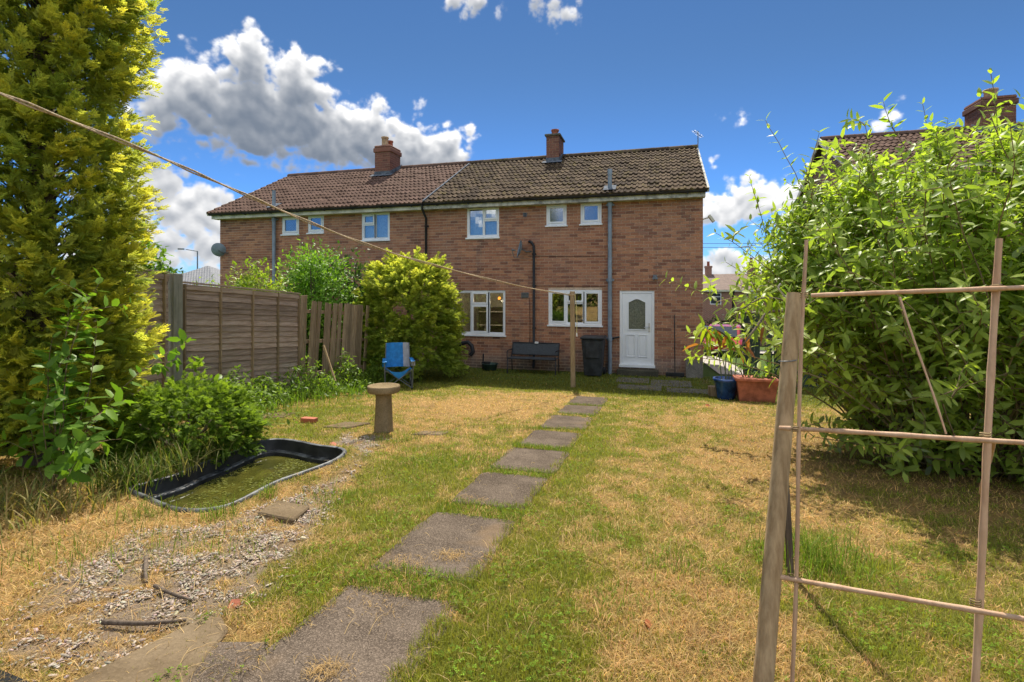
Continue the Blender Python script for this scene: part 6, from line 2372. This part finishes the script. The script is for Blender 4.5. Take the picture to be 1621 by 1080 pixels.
# ---- slate chippings beside the pond
n0 = 80000
qx, qy = rw.uniform(-3.95, -1.75, n0), rw.uniform(1.2, 5.9, n0)
_, gvm, _l = masks(qx, qy)
ok = (rw.uniform(0, 1, n0) < gvm * .88 * smooth01(fbm(qx * 4.5, qy * 4.5, 3, 822), -.25, .25)) & ~(in_poly(qx, qy, C + nrm_ * .05))
qx, qy = qx[ok], qy[ok]
n = len(qx)
chip_b = np.array([(-.5, -.18, -.05), (.05, -.30, -.05), (.55, -.05, -.05), (.25, .26, -.05), (-.35, .20, -.05)])
chip_t = chip_b * np.array([.92, .90, 0]) + np.array([.02, 0, .05])
CH_V = np.concatenate([chip_b, chip_t])
CH_F = [np.array([[5, 6, 7, 8, 9]]), np.array([[i, (i + 1) % 5, 5 + (i + 1) % 5, 5 + i] for i in range(5)])]
up_ = unit(np.array([0, 0, 1.]) + rw.normal(0, .35, (n, 3)))
al = unit(np.cross(up_, rand_dirs(n, rw)))
sz = rw.uniform(.011, .030, n) * (.7 + .6 * rw.uniform(0, 1, n) ** 3)
tint = np.array([.37, .30, .235]) * rw.uniform(.6, 1.3, (n, 1)) * (1 + rw.normal(0, .06, (n, 3)))
V_, F_, Cc = scatter(CH_V, CH_F, frames(al, up_, np.stack([sz * rw.uniform(.7, 1.3, n), sz * rw.uniform(.6, 1.1, n), sz], 1)), np.stack([qx, qy, GZ(qx, qy) + .006 + rw.uniform(0, .012, n)], 1), tint)
m, n_, out = new_mat('slate_chips')
at = n_.n('ShaderNodeAttribute', attribute_name='tint')
bs = n_.n('ShaderNodeBsdfPrincipled', {'Base Color': at.outputs['Color'], 'Roughness': .6, 'Specular IOR Level': .35})
n_.put(out.inputs[0], bs)
tag(np_mesh('gravel', V_, F_, m, None, Cc), 'grey and buff slate chippings beside the pond', 'gravel', None, 'stuff')

# ---- lawn: green blades, parched blades, clover
SLABS = [(-1.575, -.995, a, b) for a, b in SL]


def on_slab(x, y, m_=0.0):
    k = np.zeros(x.shape, bool)
    for a, b, c, d in SLABS:
        k |= (x > a + m_) & (x < b - m_) & (y > c + m_) & (y < d - m_)
    return k


rl = np.random.default_rng(808)
N0 = 980000
# roots spread over the garden, thinner with distance from where one stands
d_ = 1.25 * np.exp(rl.uniform(0, 1, N0) * math.log(16.5 / 1.25))
th_ = rl.uniform(-.83, .83, N0) + YAW
qx, qy = -np.sin(th_) * d_, np.cos(th_) * d_
ok = (qy > .9) & (qy < 14.5) & (qx > -6.6) & (qx < 4.5)
qx, qy, d_ = qx[ok], qy[ok], d_[ok]
gm, gvm, lm = masks(qx, qy)
ok = ~on_slab(qx + .05 * fbm(qx * 7, qy * 7, 2, 831), qy + .05 * fbm(qx * 7, qy * 7, 2, 832), .018) & ~in_poly(qx, qy, C + nrm_ * .03) & (rl.uniform(0, 1, len(qx)) > gvm * .84)
ok &= ~((qx > -2.1) & (qx < -1.55) & (qy < 1.95) & (rl.uniform(0, 1, len(qx)) < .75))
ok &= rl.uniform(0, 1, len(qx)) < np.clip(.62 + .38 * gm, 0, 1) * .52
qx, qy, d_, gm, lm = qx[ok], qy[ok], d_[ok], gm[ok], lm[ok]
n = len(qx)
isg = rl.uniform(0, 1, n) < np.clip(gm * 1.05 - .02, .04, .97)
edge = np.exp(-((qx + .985) / .07) ** 2) + np.exp(-((qx + 1.60) / .06) ** 2)
hh = np.where(isg, rl.uniform(.014, .042, n) * (.7 + .6 * gm) * (1 + .5 * edge), rl.uniform(.02, .065, n))
le = np.where(isg, rl.uniform(.15, 1.1, n), rl.uniform(.8, 1.5, n))
ww = np.maximum(.0014, .00052 * d_) * rl.uniform(.7, 1.4, n)
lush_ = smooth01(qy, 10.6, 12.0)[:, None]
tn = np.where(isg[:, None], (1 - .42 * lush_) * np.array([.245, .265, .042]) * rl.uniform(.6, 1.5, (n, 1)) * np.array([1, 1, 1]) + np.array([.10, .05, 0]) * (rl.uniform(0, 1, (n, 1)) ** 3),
              np.array([.60, .40, .165]) * rl.uniform(.40, 1.3, (n, 1)) * (1 + rl.normal(0, .07, (n, 3))))
z_ = GZ(qx, qy)
near = d_ < 3.2
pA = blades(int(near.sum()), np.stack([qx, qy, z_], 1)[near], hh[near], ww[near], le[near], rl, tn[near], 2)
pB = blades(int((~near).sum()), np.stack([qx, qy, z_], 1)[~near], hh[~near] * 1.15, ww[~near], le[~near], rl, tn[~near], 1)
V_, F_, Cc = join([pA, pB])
tag(np_mesh('grass', V_, F_, M['grassm'], None, Cc, False), 'short lawn grass, part green and part parched straw', 'grass', None, 'stuff')
print('blades', n, 'buddleja leaves', nl)

# grass tufts between the path slabs and clumps in the lawn
tufts = []
for (a, b) in zip(SL[:-1], SL[1:]):
    k = 1300 if a[1] < 6 else 500
    tx = rl.uniform(-1.62, -.94, k)
    ty = rl.uniform(a[1] - .02, b[0] + .05, k)
    tufts.append((tx, ty, rl.uniform(.02, .06, k)))
for (x, y, k, rd, h0) in ((.86, 3.55, 700, .16, .20), (-2.2, 4.9, 500, .25, .08), (-2.45, 3.6, 300, .15, .09), (-1.85, 5.2, 300, .2, .07), (-.2, 2.7, 260, .12, .06), (-.4, 3.6, 240, .12, .06), (.1, 3.2, 260, .14, .07), (-3.0, 5.6, 300, .2, .09), (-1.66, 6.9, 200, .1, .08), (-2.6, 2.6, 200, .2, .09), (-3.0, 2.4, 160, .2, .1), (-3.5, 2.9, 160, .12, .14), (-3.0, 3.0, 120, .06, .16), (-3.45, 2.2, 160, .2, .1), (-2.95, 3.45, 60, .03, .14), (-1.3, 7.0, 60, .05, .04)):
    tufts.append((x + rl.normal(0, rd, k), y + rl.normal(0, rd, k), rl.uniform(.4, 1.2, k) * h0))
tx, ty, hh = (np.concatenate([q[i] for q in tufts]) for i in range(3))
ok = ~on_slab(tx, ty, .03) & ~in_poly(tx, ty, C + nrm_ * .02)
tx, ty, hh = tx[ok], ty[ok], hh[ok]
n = len(tx)
p1 = blades(n, np.stack([tx, ty, GZ(tx, ty)], 1), hh, np.full(n, .0022), rl.uniform(.1, 1.0, n), rl, np.array([.17, .25, .03]) * rl.uniform(.6, 1.5, (n, 1)), 3)
# dry straw lying about
n = 4200
tx = np.concatenate([rl.normal(-3.5, .7, n // 2), rl.uniform(-3.2, .9, n - n // 2)])
ty = np.concatenate([rl.normal(2.55, .38, n // 2), rl.uniform(1.3, 5.2, n - n // 2)])
ok = ~in_poly(tx, ty, C) & (ty > .9) & ~(on_slab(tx, ty, -.03) & (rl.uniform(0, 1, len(tx)) < .8))
tx, ty = tx[ok], ty[ok]
n = len(tx)
p2 = blades(n, np.stack([tx, ty, GZ(tx, ty) + .012], 1), rl.uniform(.03, .13, n), np.full(n, .0012), rl.uniform(1.35, 1.55, n), rl, np.array([.66, .47, .22]) * rl.uniform(.6, 1.2, (n, 1)), 3, .2)
k3 = []
for (x, y, k, rd) in ((-1.20, 2.92, 260, .055), (-1.27, 1.80, 240, .05), (-1.42, 2.74, 200, .07), (-1.35, 2.30, 120, .12), (-1.45, 3.9, 120, .08)):
    k3.append((x + rl.normal(0, rd, k), y + rl.normal(0, rd * .8, k)))
tx, ty = (np.concatenate([q[i] for q in k3]) for i in (0, 1))
n = len(tx)
p3_ = blades(n, np.stack([tx, ty, G0(ty) + .012], 1), rl.uniform(.015, .05, n), np.full(n, .0014), rl.uniform(1.1, 1.5, n), rl, np.array([.56, .38, .17]) * rl.uniform(.6, 1.2, (n, 1)), 2)
V_, F_, Cc = join([p1, p2, p3_])
tag(np_mesh('grass_tufts', V_, F_, M['grassm'], None, Cc, False), 'tufts of taller grass and loose dry straw', 'grass', None, 'stuff')

# clover and lawn weeds
n0 = 90000
qx, qy = rl.uniform(-5.5, 3.2, n0), 1.2 + 8.5 * rl.uniform(0, 1, n0) ** 1.6
gm, gvm, lm = masks(qx, qy)
ok = (gm > .55) & (fbm(qx * 2.6, qy * 2.6, 3, 811) > .02) & ~on_slab(qx, qy, .0) & ~in_poly(qx, qy, C + nrm_ * .06) & (gvm < .4)
qx, qy = qx[ok], qy[ok]
n = len(qx)
LF = np.array([(0, 0, 0), (-.36, .55, .05), (0, .95, -.03), (.36, .55, .05)])
PVs, PFs = [], []
for k in range(3):
    a = k * 2.094
    Rm = np.array([[math.cos(a), -math.sin(a), 0], [math.sin(a), math.cos(a), 0], [0, 0, 1]])
    PVs.append(LF @ Rm.T)
    PFs.append(np.arange(4)[None] + 4 * k)
up_ = unit(np.array([0, 0, 1.]) + rl.normal(0, .30, (n, 3)))
al = unit(np.cross(up_, rand_dirs(n, rl)))
V_, F_, Cc = scatter(np.concatenate(PVs), [np.concatenate(PFs)], frames(al, up_, rl.uniform(.006, .014, n)), np.stack([qx, qy, GZ(qx, qy) + rl.uniform(.012, .045, n)], 1), np.array([.15, .235, .025]) * rl.uniform(.6, 1.6, (n, 1)))
tag(np_mesh('clover', V_, F_, M['clover'], None, Cc), 'bright green clover patches in the lawn', 'clover', None, 'stuff')
print('clover', n)

print('TRIS', sum(len(p.vertices) - 2 for me in bpy.data.meshes for p in me.polygons) if False else sum(len(me.loops) - 2 * len(me.polygons) for me in bpy.data.meshes))
